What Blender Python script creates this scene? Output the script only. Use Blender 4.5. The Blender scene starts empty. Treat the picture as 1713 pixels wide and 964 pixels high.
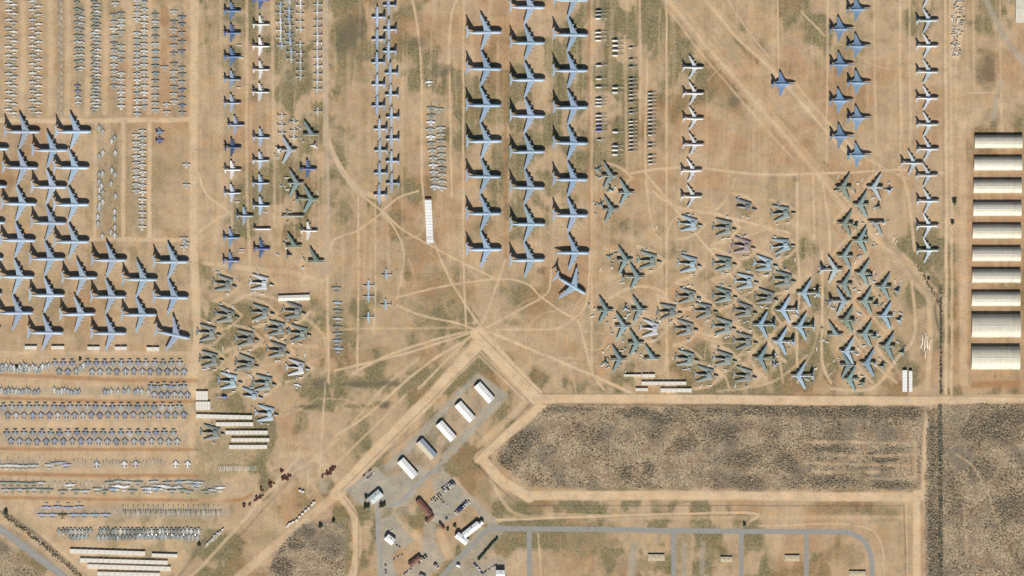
import bpy, math, random
import numpy as np
from mathutils import Vector
R = math.radians
rnd = random.Random(7)
U = 1.2                      # metres per picture unit used in the site plan
scene = bpy.context.scene
C = scene.collection
def wx(px): return (px - 856.5) * U
def wy(py): return (482.0 - py) * U

# ------------------------------------------------------------------ camera, sky, sun, exposure
cam_d = bpy.data.cameras.new('camera'); cam = bpy.data.objects.new('camera', cam_d); C.objects.link(cam)
ALT = 9000.0
cam.location = (0, 0, ALT); cam.rotation_euler = (0, 0, 0)
cam_d.sensor_fit = 'HORIZONTAL'; cam_d.angle = 2 * math.atan(856.5 * U / ALT)
cam_d.clip_start = 10; cam_d.clip_end = 60000
scene.camera = cam
SUN_EL, SHADOW_AZ = 36.5, -1.0                   # shadows fall straight up the picture
world = bpy.data.worlds.new('World'); scene.world = world; world.use_nodes = True
wn = world.node_tree; wn.nodes.clear()
sky = wn.nodes.new('ShaderNodeTexSky'); sky.sky_type = 'NISHITA'; sky.sun_disc = False
sky.sun_elevation = R(SUN_EL); sky.sun_rotation = R(180 + SHADOW_AZ); sky.altitude = 800
bg = wn.nodes.new('ShaderNodeBackground'); bg.inputs['Strength'].default_value = 0.055
wo = wn.nodes.new('ShaderNodeOutputWorld')
wn.links.new(sky.outputs[0], bg.inputs[0]); wn.links.new(bg.outputs[0], wo.inputs[0])
sd = bpy.data.lights.new('sun', 'SUN'); sd.energy = 4.9; sd.angle = R(0.53); sd.color = (1.0, 0.95, 0.86)
sun = bpy.data.objects.new('sun', sd); C.objects.link(sun)
az = R(SHADOW_AZ)
sdir = Vector((math.sin(az) * math.cos(R(SUN_EL)), math.cos(az) * math.cos(R(SUN_EL)), -math.sin(R(SUN_EL))))
sun.rotation_euler = sdir.to_track_quat('-Z', 'Y').to_euler()
vs = scene.view_settings
vs.view_transform = 'Standard'; vs.look = 'None'; vs.gamma = 1.0; vs.use_curve_mapping = False
vs.exposure = 0.3

# ------------------------------------------------------------------ materials
def new_mat(name):
    m = bpy.data.materials.new(name); m.use_nodes = True
    nt = m.node_tree; b = nt.nodes['Principled BSDF']; return m, nt, b
def N(nt, t, **kw):
    n = nt.nodes.new(t)
    for k, v in kw.items(): setattr(n, k, v)
    return n
def mixc(nt, fac, a, b, mode='MIX'):
    n = N(nt, 'ShaderNodeMix', data_type='RGBA', blend_type=mode)
    for s, v in ((n.inputs[0], fac), (n.inputs[6], a), (n.inputs[7], b)):
        if hasattr(v, 'is_output'): nt.links.new(v, s)
        elif isinstance(v, (int, float)): s.default_value = v
        else: s.default_value = (*v, 1) if len(v) == 3 else v
    return n.outputs[2]
def ramp(nt, src, stops):
    n = N(nt, 'ShaderNodeValToRGB'); nt.links.new(src, n.inputs[0])
    el = n.color_ramp.elements
    while len(el) < len(stops): el.new(0.5)
    for e, (p, c) in zip(el, stops):
        e.position = p; e.color = (c, c, c, 1) if isinstance(c, (int, float)) else (*c, 1)
    return n.outputs[0]
def noise(nt, scale, detail=3, vec=None, rough=0.55):
    n = N(nt, 'ShaderNodeTexNoise'); n.inputs['Scale'].default_value = scale
    n.inputs['Detail'].default_value = detail; n.inputs['Roughness'].default_value = rough
    if vec is not None: nt.links.new(vec, n.inputs['Vector'])
    return n.outputs[0]
def objvec(nt, sx=1, sy=1, sz=1, kind='Object'):
    tc = N(nt, 'ShaderNodeTexCoord'); mp = N(nt, 'ShaderNodeMapping')
    mp.inputs['Scale'].default_value = (sx, sy, sz); nt.links.new(tc.outputs[kind], mp.inputs[0]); return mp.outputs[0]
def plain(name, col, rough=0.6, metal=0.0, var=0.12, scale=0.8):
    m, nt, b = new_mat(name)
    v = ramp(nt, noise(nt, scale, 4, objvec(nt)), [(0.3, 1 - var), (0.7, 1 + var)])
    nt.links.new(mixc(nt, 1.0, col, v, 'MULTIPLY'), b.inputs['Base Color'])
    b.inputs['Roughness'].default_value = rough; b.inputs['Metallic'].default_value = metal
    return m
def paint(name, rough=0.45, var=0.10, mul=1.0):
    m, nt, b = new_mat(name)                       # paint colour comes with each aircraft (object colour)
    oi = N(nt, 'ShaderNodeObjectInfo'); vec = objvec(nt)
    n1 = ramp(nt, noise(nt, 0.35, 5, vec), [(0.3, 1 - var), (0.7, 1 + var)])
    br = N(nt, 'ShaderNodeTexBrick'); nt.links.new(vec, br.inputs[0])
    br.inputs['Scale'].default_value = 0.45; br.inputs['Color1'].default_value = (1, 1, 1, 1)
    br.inputs['Color2'].default_value = (.93, .93, .93, 1); br.inputs['Mortar'].default_value = (.75, .75, .75, 1)
    br.inputs['Mortar Size'].default_value = 0.01
    c = mixc(nt, 1.0, mixc(nt, 1.0, oi.outputs['Color'], (mul, mul, mul), 'MULTIPLY'), n1, 'MULTIPLY'); c = mixc(nt, 1.0, c, br.outputs[0], 'MULTIPLY')
    nt.links.new(c, b.inputs['Base Color']); b.inputs['Roughness'].default_value = rough
    b.inputs['Specular IOR Level'].default_value = 0.35
    return m
M = {}
M['paint'] = paint('airframe_paint')
M['paint2'] = paint('darker_wing_paint', mul=.62)
M['glass'] = plain('dark_glass', (.02, .025, .03), 0.15)
M['dark'] = plain('dark_metal', (.03, .03, .035), 0.5)
M['metal'] = plain('bare_metal', (.42, .43, .45), 0.4, 0.4)
M['tyre'] = plain('tyre_rubber', (.025, .025, .025), 0.9)
M['white'] = plain('white_sheet_metal', (.66, .63, .56), 0.5, 0, .08, .3)
M['concrete'] = plain('weathered_concrete', (.42, .40, .36), 0.85, 0, .15, .3)
M['rust'] = plain('rusty_brown_steel', (.12, .045, .03), 0.85, 0, .35, .5)
M['asphalt'] = plain('grey_asphalt', (.255, .245, .225), 0.9, 0, .08, .12)
M['asphalt_old'] = plain('old_asphalt', (.28, .27, .25), 0.9, 0, .16, .05)
M['line'] = plain('road_marking', (.6, .6, .55), 0.8)
M['kerb'] = plain('kerb_concrete', (.38, .36, .32), 0.9)
M['wall'] = plain('tan_wall', (.42, .34, .25), 0.85)
M['bark'] = plain('bark', (.10, .07, .045), 0.9)
M['leaf'] = plain('mesquite_leaves', (.045, .065, .03), 0.85, 0, .35, 1.5)
M['leafg'] = plain('green_leaves', (.06, .11, .04), 0.85, 0, .35, 1.5)
M['carpaint'] = paint('car_paint', 0.25, 0.02)

def hangar_mat(name, col, gap):
    m, nt, b = new_mat(name)
    w = N(nt, 'ShaderNodeTexWave'); w.bands_direction = 'X'; nt.links.new(objvec(nt), w.inputs[0])
    w.inputs['Scale'].default_value = 0.314 / gap * 1.0; w.inputs['Distortion'].default_value = 0.15
    k = ramp(nt, w.outputs[1], [(0.0, .74), (0.25, 1.0)])
    n = ramp(nt, noise(nt, .12, 4, objvec(nt)), [(.3, .9), (.7, 1.06)])
    c = mixc(nt, 1, mixc(nt, 1, col, k, 'MULTIPLY'), n, 'MULTIPLY')
    oi = N(nt, 'ShaderNodeObjectInfo'); c = mixc(nt, 1, c, oi.outputs['Color'], 'MULTIPLY')
    c = mixc(nt, ramp(nt, noise(nt, .05, 5, objvec(nt, 1, .35, 1), .7), [(.52, 0), (.68, .35)]), c, (.30, .22, .15))
    nt.links.new(c, b.inputs['Base Color']); b.inputs['Roughness'].default_value = .55
    return m
M['hangar'] = hangar_mat('cream_ribbed_roof', (.60, .565, .475), 3.0)
M['shed'] = hangar_mat('white_panel_roof', (.78, .78, .76), 6.0)

# ------------------------------------------------------------------ mesh building
class MB:
    def __init__(s): s.v = []; s.f = []; s.m = []; s.mats = []
    def mi(s, k):
        if k not in s.mats: s.mats.append(k)
        return s.mats.index(k)
    def face(s, idx, k): s.f.append(tuple(idx)); s.m.append(s.mi(k))
    def rings(s, rings, k, cap=True):
        b = len(s.v); n = len(rings[0])
        for r in rings: s.v.extend(r)
        for i in range(len(rings) - 1):
            for j in range(n):
                a = b + i * n + j; c = b + i * n + (j + 1) % n
                s.face((a, c, c + n, a + n), k)
        if cap:
            s.face(tuple(range(b + n - 1, b - 1, -1)), k)
            e = b + (len(rings) - 1) * n; s.face(tuple(range(e, e + n)), k)
        return s
    def tube(s, st, k='paint', n=12, cap=True):
        """stations (x, y, z, ry, rz) along x"""
        rs = []
        for (x, y, z, ry, rz) in st:
            rs.append([(x, y + ry * math.cos(t), z + rz * math.sin(t)) for t in [2 * math.pi * i / n for i in range(n)]])
        return s.rings(rs, k, cap)
    def foil(s, secs, k='paint'):
        """wing: sections (x_leading, y, z, chord, thickness)"""
        rs = []
        for (x, y, z, c, t) in secs:
            rs.append([(x, y, z), (x - .2 * c, y, z + .55 * t), (x - .5 * c, y, z + .45 * t), (x - c, y, z + .02),
                       (x - .5 * c, y, z - .3 * t), (x - .2 * c, y, z - .4 * t)])
        if secs[-1][1] > secs[0][1]: rs = [r[::-1] for r in rs]
        return s.rings(rs, k)
    def fin(s, secs, k='paint'):
        """vertical fin: sections (x_leading, y, z, chord, thickness)"""
        rs = []
        for (x, y, z, c, t) in secs:
            rs.append([(x, y, z), (x - .3 * c, y + .5 * t, z), (x - c, y, z), (x - .3 * c, y - .5 * t, z)])
        return s.rings(rs[::1], k)
    def box(s, x0, x1, y0, y1, z0, z1, k, top=None):
        tx, ty = top or (0, 0)
        b = len(s.v)
        s.v += [(x0, y0, z0), (x1, y0, z0), (x1, y1, z0), (x0, y1, z0),
                (x0 + tx, y0 + ty, z1), (x1 - tx, y0 + ty, z1), (x1 - tx, y1 - ty, z1), (x0 + tx, y1 - ty, z1)]
        for q in ((3, 2, 1, 0), (4, 5, 6, 7), (0, 1, 5, 4), (1, 2, 6, 5), (2, 3, 7, 6), (3, 0, 4, 7)):
            s.face([b + i for i in q], k)
        return s
    def mesh(s, name, smooth=False):
        me = bpy.data.meshes.new(name); me.from_pydata(s.v, [], s.f)
        for k in s.mats: me.materials.append(M[k])
        me.polygons.foreach_set('material_index', s.m)
        if smooth: me.polygons.foreach_set('use_smooth', [True] * len(s.f))
        me.update(); return me
def tag(o, label=None, cat=None, group=None, kind=None):
    if label: o['label'] = label
    if cat: o['category'] = cat
    if group: o['group'] = group
    if kind: o['kind'] = kind
    return o
def put(name, me, parent=None, loc=(0, 0, 0), rz=0, col=None, sc=None):
    o = bpy.data.objects.new(name, me); C.objects.link(o); o.location = loc; o.rotation_euler = (0, 0, rz)
    if parent: o.parent = parent
    if col: o.color = (*col, 1)
    if sc: o.scale = sc
    return o
def nth(n):
    s = 'th' if 10 <= n % 100 <= 20 else {1: 'st', 2: 'nd', 3: 'rd'}.get(n % 10, 'th')
    return {1: 'first', 2: 'second', 3: 'third', 4: 'fourth', 5: 'fifth', 6: 'sixth', 7: 'seventh', 8: 'eighth', 9: 'ninth', 10: 'tenth'}.get(n, f'{n}{s}')

# ------------------------------------------------------------------ ground: one sheet with soil masks
def hsh(ix, iy, seed):
    h = (ix.astype(np.int64) * 374761393 + iy.astype(np.int64) * 668265263 + seed * 144665) & 0x7fffffff
    h = ((h ^ (h >> 13)) * 1274126177) & 0x7fffffff
    return ((h ^ (h >> 16)) & 0xffff) / 65535.0
def vnoise(x, y, sx, sy, seed):
    u = x / sx; v = y / sy; iu = np.floor(u); iv = np.floor(v); fu = u - iu; fv = v - iv
    fu = fu * fu * (3 - 2 * fu); fv = fv * fv * (3 - 2 * fv)
    a = hsh(iu, iv, seed); b = hsh(iu + 1, iv, seed); c = hsh(iu, iv + 1, seed); d = hsh(iu + 1, iv + 1, seed)
    return (a * (1 - fu) + b * fu) * (1 - fv) + (c * (1 - fu) + d * fu) * fv
def fbm(x, y, sx, sy, seed, o=4):
    r = 0; a = .5; t = 0
    for i in range(o):
        r = r + a * vnoise(x, y, sx / 2 ** i, sy / 2 ** i, seed + i * 17); t += a; a *= .55
    return r / t
inx = np.arange(-45, 1760, 1.5); iny = np.arange(-45, 1010, 1.5)
gxs = np.concatenate([[-16000, -4000, -1200, -300], inx, [2000, 2900, 5700, 17700]])
gys = np.concatenate([[-16000, -4000, -1200, -300], iny, [1250, 2150, 4950, 17000]])
GX, GY = np.meshgrid(gxs, gys)
H_, W_ = GX.shape
# wobble so that nothing is ruler straight
QX = GX + 2.2 * (fbm(GX, GY, 40, 40, 901, 3) - .5); QY = GY + 2.2 * (fbm(GX, GY, 40, 40, 902, 3) - .5)
masks = {k: np.zeros((H_, W_), np.float32) for k in ('T', 'V', 'R', 'D', 'P', 'G')}
def sm(x): x = np.clip(x, 0, 1); return x * x * (3 - 2 * x)
def smooth_pts(pts, closed=False, n=6):
    if len(pts) < 3: return list(pts)
    out = []
    P = [pts[0]] + list(pts) + [pts[-1]]
    for i in range(1, len(P) - 2):
        p0, p1, p2, p3 = map(np.array, (P[i - 1], P[i], P[i + 1], P[i + 2]))
        for j in range(n):
            t = j / n
            out.append(tuple(.5 * ((2 * p1) + (-p0 + p2) * t + (2 * p0 - 5 * p1 + 4 * p2 - p3) * t * t + (-p0 + 3 * p1 - 3 * p2 + p3) * t ** 3)))
    out.append(tuple(pts[-1])); return out
def line(key, pts, w, s=1.0, soft=None, mode='max', curve=True, broken=0.0):
    """soften a track of width w along pts into a soil mask"""
    if curve: pts = smooth_pts(pts)
    soft = soft or max(1.2, w * .35); m = masks[key]; hw = w / 2
    pad = hw + soft + 3
    for (x0, y0), (x1, y1) in zip(pts[:-1], pts[1:]):
        i0, i1 = np.searchsorted(gxs, min(x0, x1) - pad), np.searchsorted(gxs, max(x0, x1) + pad)
        j0, j1 = np.searchsorted(gys, min(y0, y1) - pad), np.searchsorted(gys, max(y0, y1) + pad)
        if i1 <= i0 or j1 <= j0: continue
        X = QX[j0:j1, i0:i1]; Y = QY[j0:j1, i0:i1]
        dx, dy = x1 - x0, y1 - y0; L = dx * dx + dy * dy + 1e-9
        t = np.clip(((X - x0) * dx + (Y - y0) * dy) / L, 0, 1)
        d = np.hypot(X - x0 - t * dx, Y - y0 - t * dy)
        v = s * sm((hw + soft - d) / soft * .5 + .0) if False else s * sm((hw + soft / 2 - d) / soft)
        if broken: v = v * (1 - broken * fbm(X, Y, 12, 12, 77, 2))
        if mode == 'max': m[j0:j1, i0:i1] = np.maximum(m[j0:j1, i0:i1], v)
        else: m[j0:j1, i0:i1] *= (1 - v)
def blob(key, x, y, rx, ry, s=1.0, edge=.55, seed=0, rot=0, mode='max'):
    m = masks[key]; r = max(rx, ry) * 1.6
    i0, i1 = np.searchsorted(gxs, x - r), np.searchsorted(gxs, x + r); j0, j1 = np.searchsorted(gys, y - r), np.searchsorted(gys, y + r)
    if i1 <= i0 or j1 <= j0: return
    X = GX[j0:j1, i0:i1] - x; Y = GY[j0:j1, i0:i1] - y
    c, sn = math.cos(R(rot)), math.sin(R(rot)); A = (X * c + Y * sn) / rx; B = (-X * sn + Y * c) / ry
    d = np.hypot(A, B) + .9 * (fbm(GX[j0:j1, i0:i1], GY[j0:j1, i0:i1], 14, 14, 300 + seed, 3) - .5)
    v = s * sm((1.15 - d) / edge)
    if mode == 'max': m[j0:j1, i0:i1] = np.maximum(m[j0:j1, i0:i1], v)
    else: m[j0:j1, i0:i1] *= (1 - v)
def poly(key, pts, s=1.0, soft=3.0, mode='max', rough=0.0):
    """filled polygon with a soft edge"""
    m = masks[key]; xs = [p[0] for p in pts]; ys = [p[1] for p in pts]
    i0, i1 = np.searchsorted(gxs, min(xs) - 8), np.searchsorted(gxs, max(xs) + 8); j0, j1 = np.searchsorted(gys, min(ys) - 8), np.searchsorted(gys, max(ys) + 8)
    X = QX[j0:j1, i0:i1]; Y = QY[j0:j1, i0:i1]
    ins = np.zeros(X.shape, bool); d = np.full(X.shape, 1e9)
    for (x0, y0), (x1, y1) in zip(pts, pts[1:] + pts[:1]):
        cond = ((y0 > Y) != (y1 > Y)) & (X < (x1 - x0) * (Y - y0) / ((y1 - y0) if y1 != y0 else 1e-9) + x0)
        ins ^= cond
        dx, dy = x1 - x0, y1 - y0; t = np.clip(((X - x0) * dx + (Y - y0) * dy) / (dx * dx + dy * dy + 1e-9), 0, 1)
        d = np.minimum(d, np.hypot(X - x0 - t * dx, Y - y0 - t * dy))
    sd_ = np.where(ins, d, -d)
    if rough: sd_ = sd_ + rough * (fbm(X, Y, 9, 9, 55, 3) - .5)
    v = s * sm(sd_ / soft * .5 + .5)
    if mode == 'max': m[j0:j1, i0:i1] = np.maximum(m[j0:j1, i0:i1], v)
    else: m[j0:j1, i0:i1] *= (1 - v)

# --- general mottling
n1 = fbm(GX, GY, 110, 110, 11, 5); n2 = fbm(GX, GY, 30, 45, 23, 4); st1 = fbm(GX, GY, 7, 110, 31, 3)
masks['V'] += (1.35 * sm((n1 - .44) / .16) * sm((n2 - .38) / .2)).astype(np.float32)
masks['R'] += (.5 * sm((fbm(GX, GY, 60, 60, 47, 4) - .5) / .25)).astype(np.float32)
masks['T'] += (.30 * sm((st1 - .5) / .25) * (GY < 480) * (GX > 330)).astype(np.float32)
# calm the left part: bare lanes
poly('V', [(-40, -40), (325, -40), (325, 860), (-40, 860)], .65, 20, 'mul')
for args in [(583, 72, 34, 62, .95, .5, 1), (600, 120, 25, 25, .6, .6, 2), (1098, 18, 18, 26, .75, .6, 3), (1145, 62, 26, 30, .6, .6, 4), (1215, 155, 30, 34, .6, .6, 5),
             (1120, 110, 14, 40, .35, .8, 6), (1420, 110, 36, 120, .5, .8, 7), (1650, 118, 26, 36, .75, .5, 8), (1040, 378, 40, 18, .7, .6, 9), (1300, 320, 60, 40, .4, .8, 10),
             (740, 495, 60, 55, .6, .6, 12), (890, 500, 75, 42, .6, .7, 13), (905, 453, 9, 7, .95, .4, 14), (682, 460, 7, 10, .85, .4, 15), (560, 640, 40, 13, .9, .5, 16),
             (630, 641, 55, 12, .95, .5, 17), (505, 705, 16, 20, .6, .6, 18), (520, 682, 32, 5, 1, .5, 19), (600, 680, 30, 4, .9, .5, 20), (640, 676, 15, 7, .8, .5, 21),
             (365, 40, 18, 60, .45, .8, 22), (25, 14, 10, 7, .9, .5, 23), (620, 600, 60, 26, .5, .8, 24), (1090, 428, 30, 12, .6, .7, 25), (700, 410, 40, 60, .5, .7, 26),
             (1182, 460, 16, 10, .6, .7, 27), (1330, 15, 40, 16, .7, .6, 28), (980, 900, 60, 40, .8, .6, 29), (1140, 915, 20, 40, .6, .7, 30), (1400, 850, 50, 14, .7, .6, 31),
             (1480, 860, 26, 16, .7, .6, 32), (1420, 930, 30, 20, .5, .6, 33), (1045, 945, 60, 20, .5, .6, 34), (790, 790, 10, 12, .8, .5, 35), (400, 895, 40, 10, .3, .8, 36), (700, 590, 40, 20, .5, .7, 51),
             (860, 540, 20, 8, .6, .6, 37), (995, 560, 18, 50, .5, .8, 38), (1010, 275, 26, 12, .4, .8, 39), (255, 300, 20, 60, .35, .8, 40), (178, 300, 10, 90, .35, .8, 41),
             (192, 270, 10, 60, .6, .7, 42), (445, 900, 40, 18, .4, .8, 43), (1665, 190, 30, 14, .4, .6, 44), (810, 820, 20, 30, .5, .7, 45), (1240, 355, 12, 30, .3, .8, 46),
             (590, 400, 40, 40, .3, .8, 47), (570, 500, 20, 90, .3, .8, 48), (650, 450, 20, 60, .35, .8, 49), (370, 935, 60, 14, .4, .7, 50)]:
    x, y, rx, ry, s, e, sd0 = args; blob('V', x, y, rx, ry, s, e, sd0)
for pts, w, s_ in [([(1150, 30), (1230, 130), (1330, 250)], 8, .5), ([(1200, 10), (1280, 90)], 6, .6), ([(1290, 210), (1380, 320)], 6, .5), ([(1180, 120), (1210, 170), (1240, 190)], 14, .6), ([(620, 0), (622, 330)], 6, .4),
                ([(535, 655), (670, 650)], 3, .6), ([(1000, 400), (1110, 420)], 10, .4), ([(745, 470), (755, 530)], 20, .5), ([(575, 150), (578, 240), (590, 290)], 14, .5), ([(610, 150), (612, 300)], 12, .4), ([(345, 20), (350, 120)], 10, .5), ([(330, 660), (440, 660)], 4, .5), ([(330, 757), (445, 762)], 10, .7), ([(430, 765), (470, 760)], 6, .5)]:
    line('V', pts, w, s_, 8, broken=.5)
for (x, y, rx, ry) in [(583, 60, 26, 40), (602, 40, 12, 25), (535, 643, 14, 9), (600, 643, 40, 6), (650, 642, 30, 6), (515, 680, 26, 3), (1655, 120, 16, 24), (642, 678, 12, 6), (1230, 170, 12, 12), (735, 118, 22, 12), (703, 70, 18, 10)]:
    blob('D', x, y, rx, ry, .62, .7, int(x))
# dark, scrub covered blocks
scrub_polys = [[(905, 679), (1546, 682), (1540, 820), (1200, 819), (885, 816), (832, 772), (836, 752), (880, 715)],
               [(1552, 690), (1578, 676), (1730, 676), (1760, 1010), (1549, 1010), (1547, 830)],
               [(505, 876), (560, 868), (577, 880), (577, 1010), (430, 1010), (462, 925)],
               [(-45, 896), (0, 902), (85, 975), (110, 1010), (-45, 1010)]]
for k, p in enumerate(scrub_polys): poly('G', p, 1.0, 4, rough=5)
for (x, y, rx, ry, s) in [(868, 745, 22, 26, 1), (850, 770, 14, 14, .9), (935, 685, 60, 5, .7), (1065, 690, 34, 9, 1), (1105, 700, 22, 12, .8), (1250, 688, 90, 7, .9), (1400, 690, 130, 10, 1), (1510, 690, 40, 12, 1),
                          (1045, 790, 12, 12, .9), (1085, 785, 12, 12, .9), (1145, 745, 20, 15, .8), (1240, 770, 30, 18, .8), (1320, 775, 22, 16, .9), (1250, 810, 30, 14, .8), (1395, 752, 36, 7, .9),
                          (1390, 805, 40, 10, .9), (1490, 812, 40, 8, .9), (1480, 770, 26, 4, .8), (1500, 752, 22, 7, .7), (1660, 720, 60, 26, .9), (1640, 790, 26, 22, .7), (1690, 850, 26, 30, .7),
                          (1560, 900, 10, 90, .95), (1560, 760, 8, 70, .8), (470, 950, 22, 16, .9), (500, 915, 16, 10, .9), (515, 890, 16, 8, .7), (1215, 725, 30, 16, .6), (985, 730, 30, 14, .4), (1600, 850, 14, 30, .5), (1690, 700, 40, 20, .9)]:
    blob('D', x, y, rx * 1.15, ry * 1.15, s, .8, int(x * 3 + y))
line('D', [(1574, 500), (1574, 660)], 4, .8, 4); line('D', [(1572, 676), (1573, 1010)], 8, .9, 4); line('D', [(1573, 480), (1565, 520), (1574, 560)], 5, .8, 3)
line('D', [(1480, 400), (1530, 460), (1570, 512)], 8, .35, 8); line('D', [(1578, 0), (1579, 470)], 3, .35, 3)
line('D', [(5, 857), (60, 895), (130, 964), (150, 1000)], 7, .75, 5); line('D', [(30, 895), (60, 920), (100, 960)], 8, .35, 5)
line('D', [(1573, 672), (1600, 668), (1713, 674)], 5, .8, 3)
line('D', [(372, 928), (470, 820), (496, 790)], 3, .5, 4); line('D', [(345, 900), (300, 964)], 4, .5, 5)
line('D', [(590, 815), (640, 765), (720, 700), (795, 625)], 2, .35, 2)
for pts, w_ in [([(1345, 741), (1430, 740), (1520, 743)], 5), ([(1380, 760), (1440, 764), (1528, 762)], 5), ([(1345, 775), (1400, 777), (1525, 780)], 5), ([(1360, 789), (1420, 791), (1470, 790)], 6), ([(1530, 740), (1531, 800)], 7), ([(1440, 800), (1530, 803)], 3), ([(1600, 760), (1640, 800), (1700, 960)], 3), ([(1612, 850), (1618, 930)], 4)]:
    line('G', pts, w_, .8, 4, 'mul', broken=.5); line('D', pts, w_ + 2, .9, 4, 'mul'); line('T', pts, w_, .35, 4)
# wide graded roads
for pts, w, s in [([(562, 828), (640, 745), (720, 665), (803, 572)], 20, 1), ([(800, 560), (850, 615), (905, 672)], 24, 1), ([(890, 668), (1100, 667), (1400, 671), (1640, 669), (1760, 668)], 15, 1),
                  ([(905, 680), (850, 725), (800, 768)], 15, 1), ([(803, 765), (840, 805), (885, 832)], 17, 1), ([(880, 829), (1200, 829), (1538, 832)], 15, 1), ([(1533, 826), (1534, 900), (1534, 1000)], 13, 1),
                  ([(1558, 676), (1546, 730), (1540, 830)], 5, .9), ([(566, 1000), (594, 950), (594, 870), (570, 830)], 13, .9), ([(800, 590), (760, 630), (700, 690), (590, 800)], 10, .55), ([(560, 830), (470, 905), (400, 964), (350, 1000)], 14, .6),
                  ([(800, 590), (850, 640), (880, 668)], 10, .55), ([(880, 672), (840, 710), (800, 745)], 10, .5)]:
    line('T', pts, w, s, 4, curve=len(pts) > 3); 
for k in ('V', 'D', 'G'):
    for pts, w in [([(562, 828), (640, 745), (720, 665), (803, 572)], 22), ([(800, 560), (850, 615), (905, 672)], 26), ([(900, 667), (1400, 671), (1560, 669), (1760, 667)], 14), ([(905, 680), (850, 725), (800, 768)], 15),
                   ([(803, 765), (840, 805), (885, 832)], 17), ([(880, 829), (1538, 832)], 15), ([(1533, 826), (1534, 1000)], 13)]:
        line(k, pts, w, .9, 4, 'mul', curve=False)
for pts, w in (([(562, 828), (803, 572)], 20), ([(800, 560), (905, 672)], 22), ([(905, 680), (800, 768)], 14), ([(803, 765), (885, 832)], 15), ([(880, 829), (1538, 832)], 14), ([(1533, 826), (1534, 1000)], 12), ([(890, 668), (1760, 668)], 12)): line('R', pts, w, .32, 4, curve=False)
for pts, w, s in [([(562, 828), (640, 745), (700, 690)], 14, .75), ([(800, 770), (870, 712)], 9, .8), ([(805, 770), (880, 830)], 9, .7), ([(880, 826), (1530, 828)], 8, .55), ([(1540, 830), (1538, 1000)], 6, .6), ([(600, 960), (590, 880)], 10, .4),
                  ([(0, 626), (100, 630), (200, 637), (326, 638)], 8, .9), ([(0, 666), (100, 669), (200, 673), (326, 672)], 6, 1), ([(0, 751), (160, 752), (320, 752)], 6, .95), ([(0, 792), (160, 796), (330, 796)], 7, 1), ([(0, 832), (200, 836), (330, 838), (400, 836), (420, 828)], 6, .95),
                  ([(0, 600), (320, 604)], 3, .5), ([(1640, 255), (1713, 255)], 7, .7), ([(1625, 292), (1713, 293)], 5, .6), ([(1613, 330), (1713, 331)], 8, .8), ([(1613, 368), (1713, 368)], 8, .8), ([(1625, 406), (1713, 406)], 5, .6),
                  ([(1613, 446), (1713, 446)], 6, .7), ([(1613, 482), (1713, 482)], 6, .6), ([(1600, 500), (1600, 620)], 14, .5), ([(1595, 560), (1597, 640)], 8, .4), ([(0, 880), (60, 905)], 3, .5), ([(985, 0), (987, 420)], 6, .6), ([(845, 0), (846, 430)], 6, .6), ([(770, 0), (776, 300)], 4, .4),
                  ([(1380, 300), (1420, 350), (1450, 385)], 7, .8), ([(1420, 400), (1450, 440), (1470, 470)], 7, .6), ([(1430, 500), (1455, 530), (1480, 560)], 6, .5), ([(1290, 400), (1330, 430)], 8, .4), ([(440, 575), (470, 620)], 10, .5)]:
    line('R', pts, w, s, 3.5)
poly('R', [(1600, 215), (1725, 215), (1725, 655), (1600, 655)], .4, 10)
for bx_, by_, br_ in ((903, 453, 8), (908, 458, 6), (682, 458, 6), (1040, 375, 9), (512, 681, 9), (1330, 300, 7), (1300, 350, 6)): blob('D', bx_, by_, br_, br_ * .8, .45, .8, bx_)
line('P', [(545, -40), (545, 240), (549, 330), (548, 460)], 6, .45, 3)
poly('T', [(1591, -40), (1613, -40), (1612, 55), (1604, 102), (1592, 100)], .9, 3)
poly('R', [(1625, 637), (1709, 636), (1709, 649), (1624, 650)], 1.0, 3)
blob('R', 275, 25, 8, 20, .8, .6, 3); blob('R', 275, 90, 7, 30, .6, .6, 4); blob('R', 800, 745, 10, 10, .6, .7, 5); blob('R', 270, 130, 7, 20, .5, .6, 6)
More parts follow.
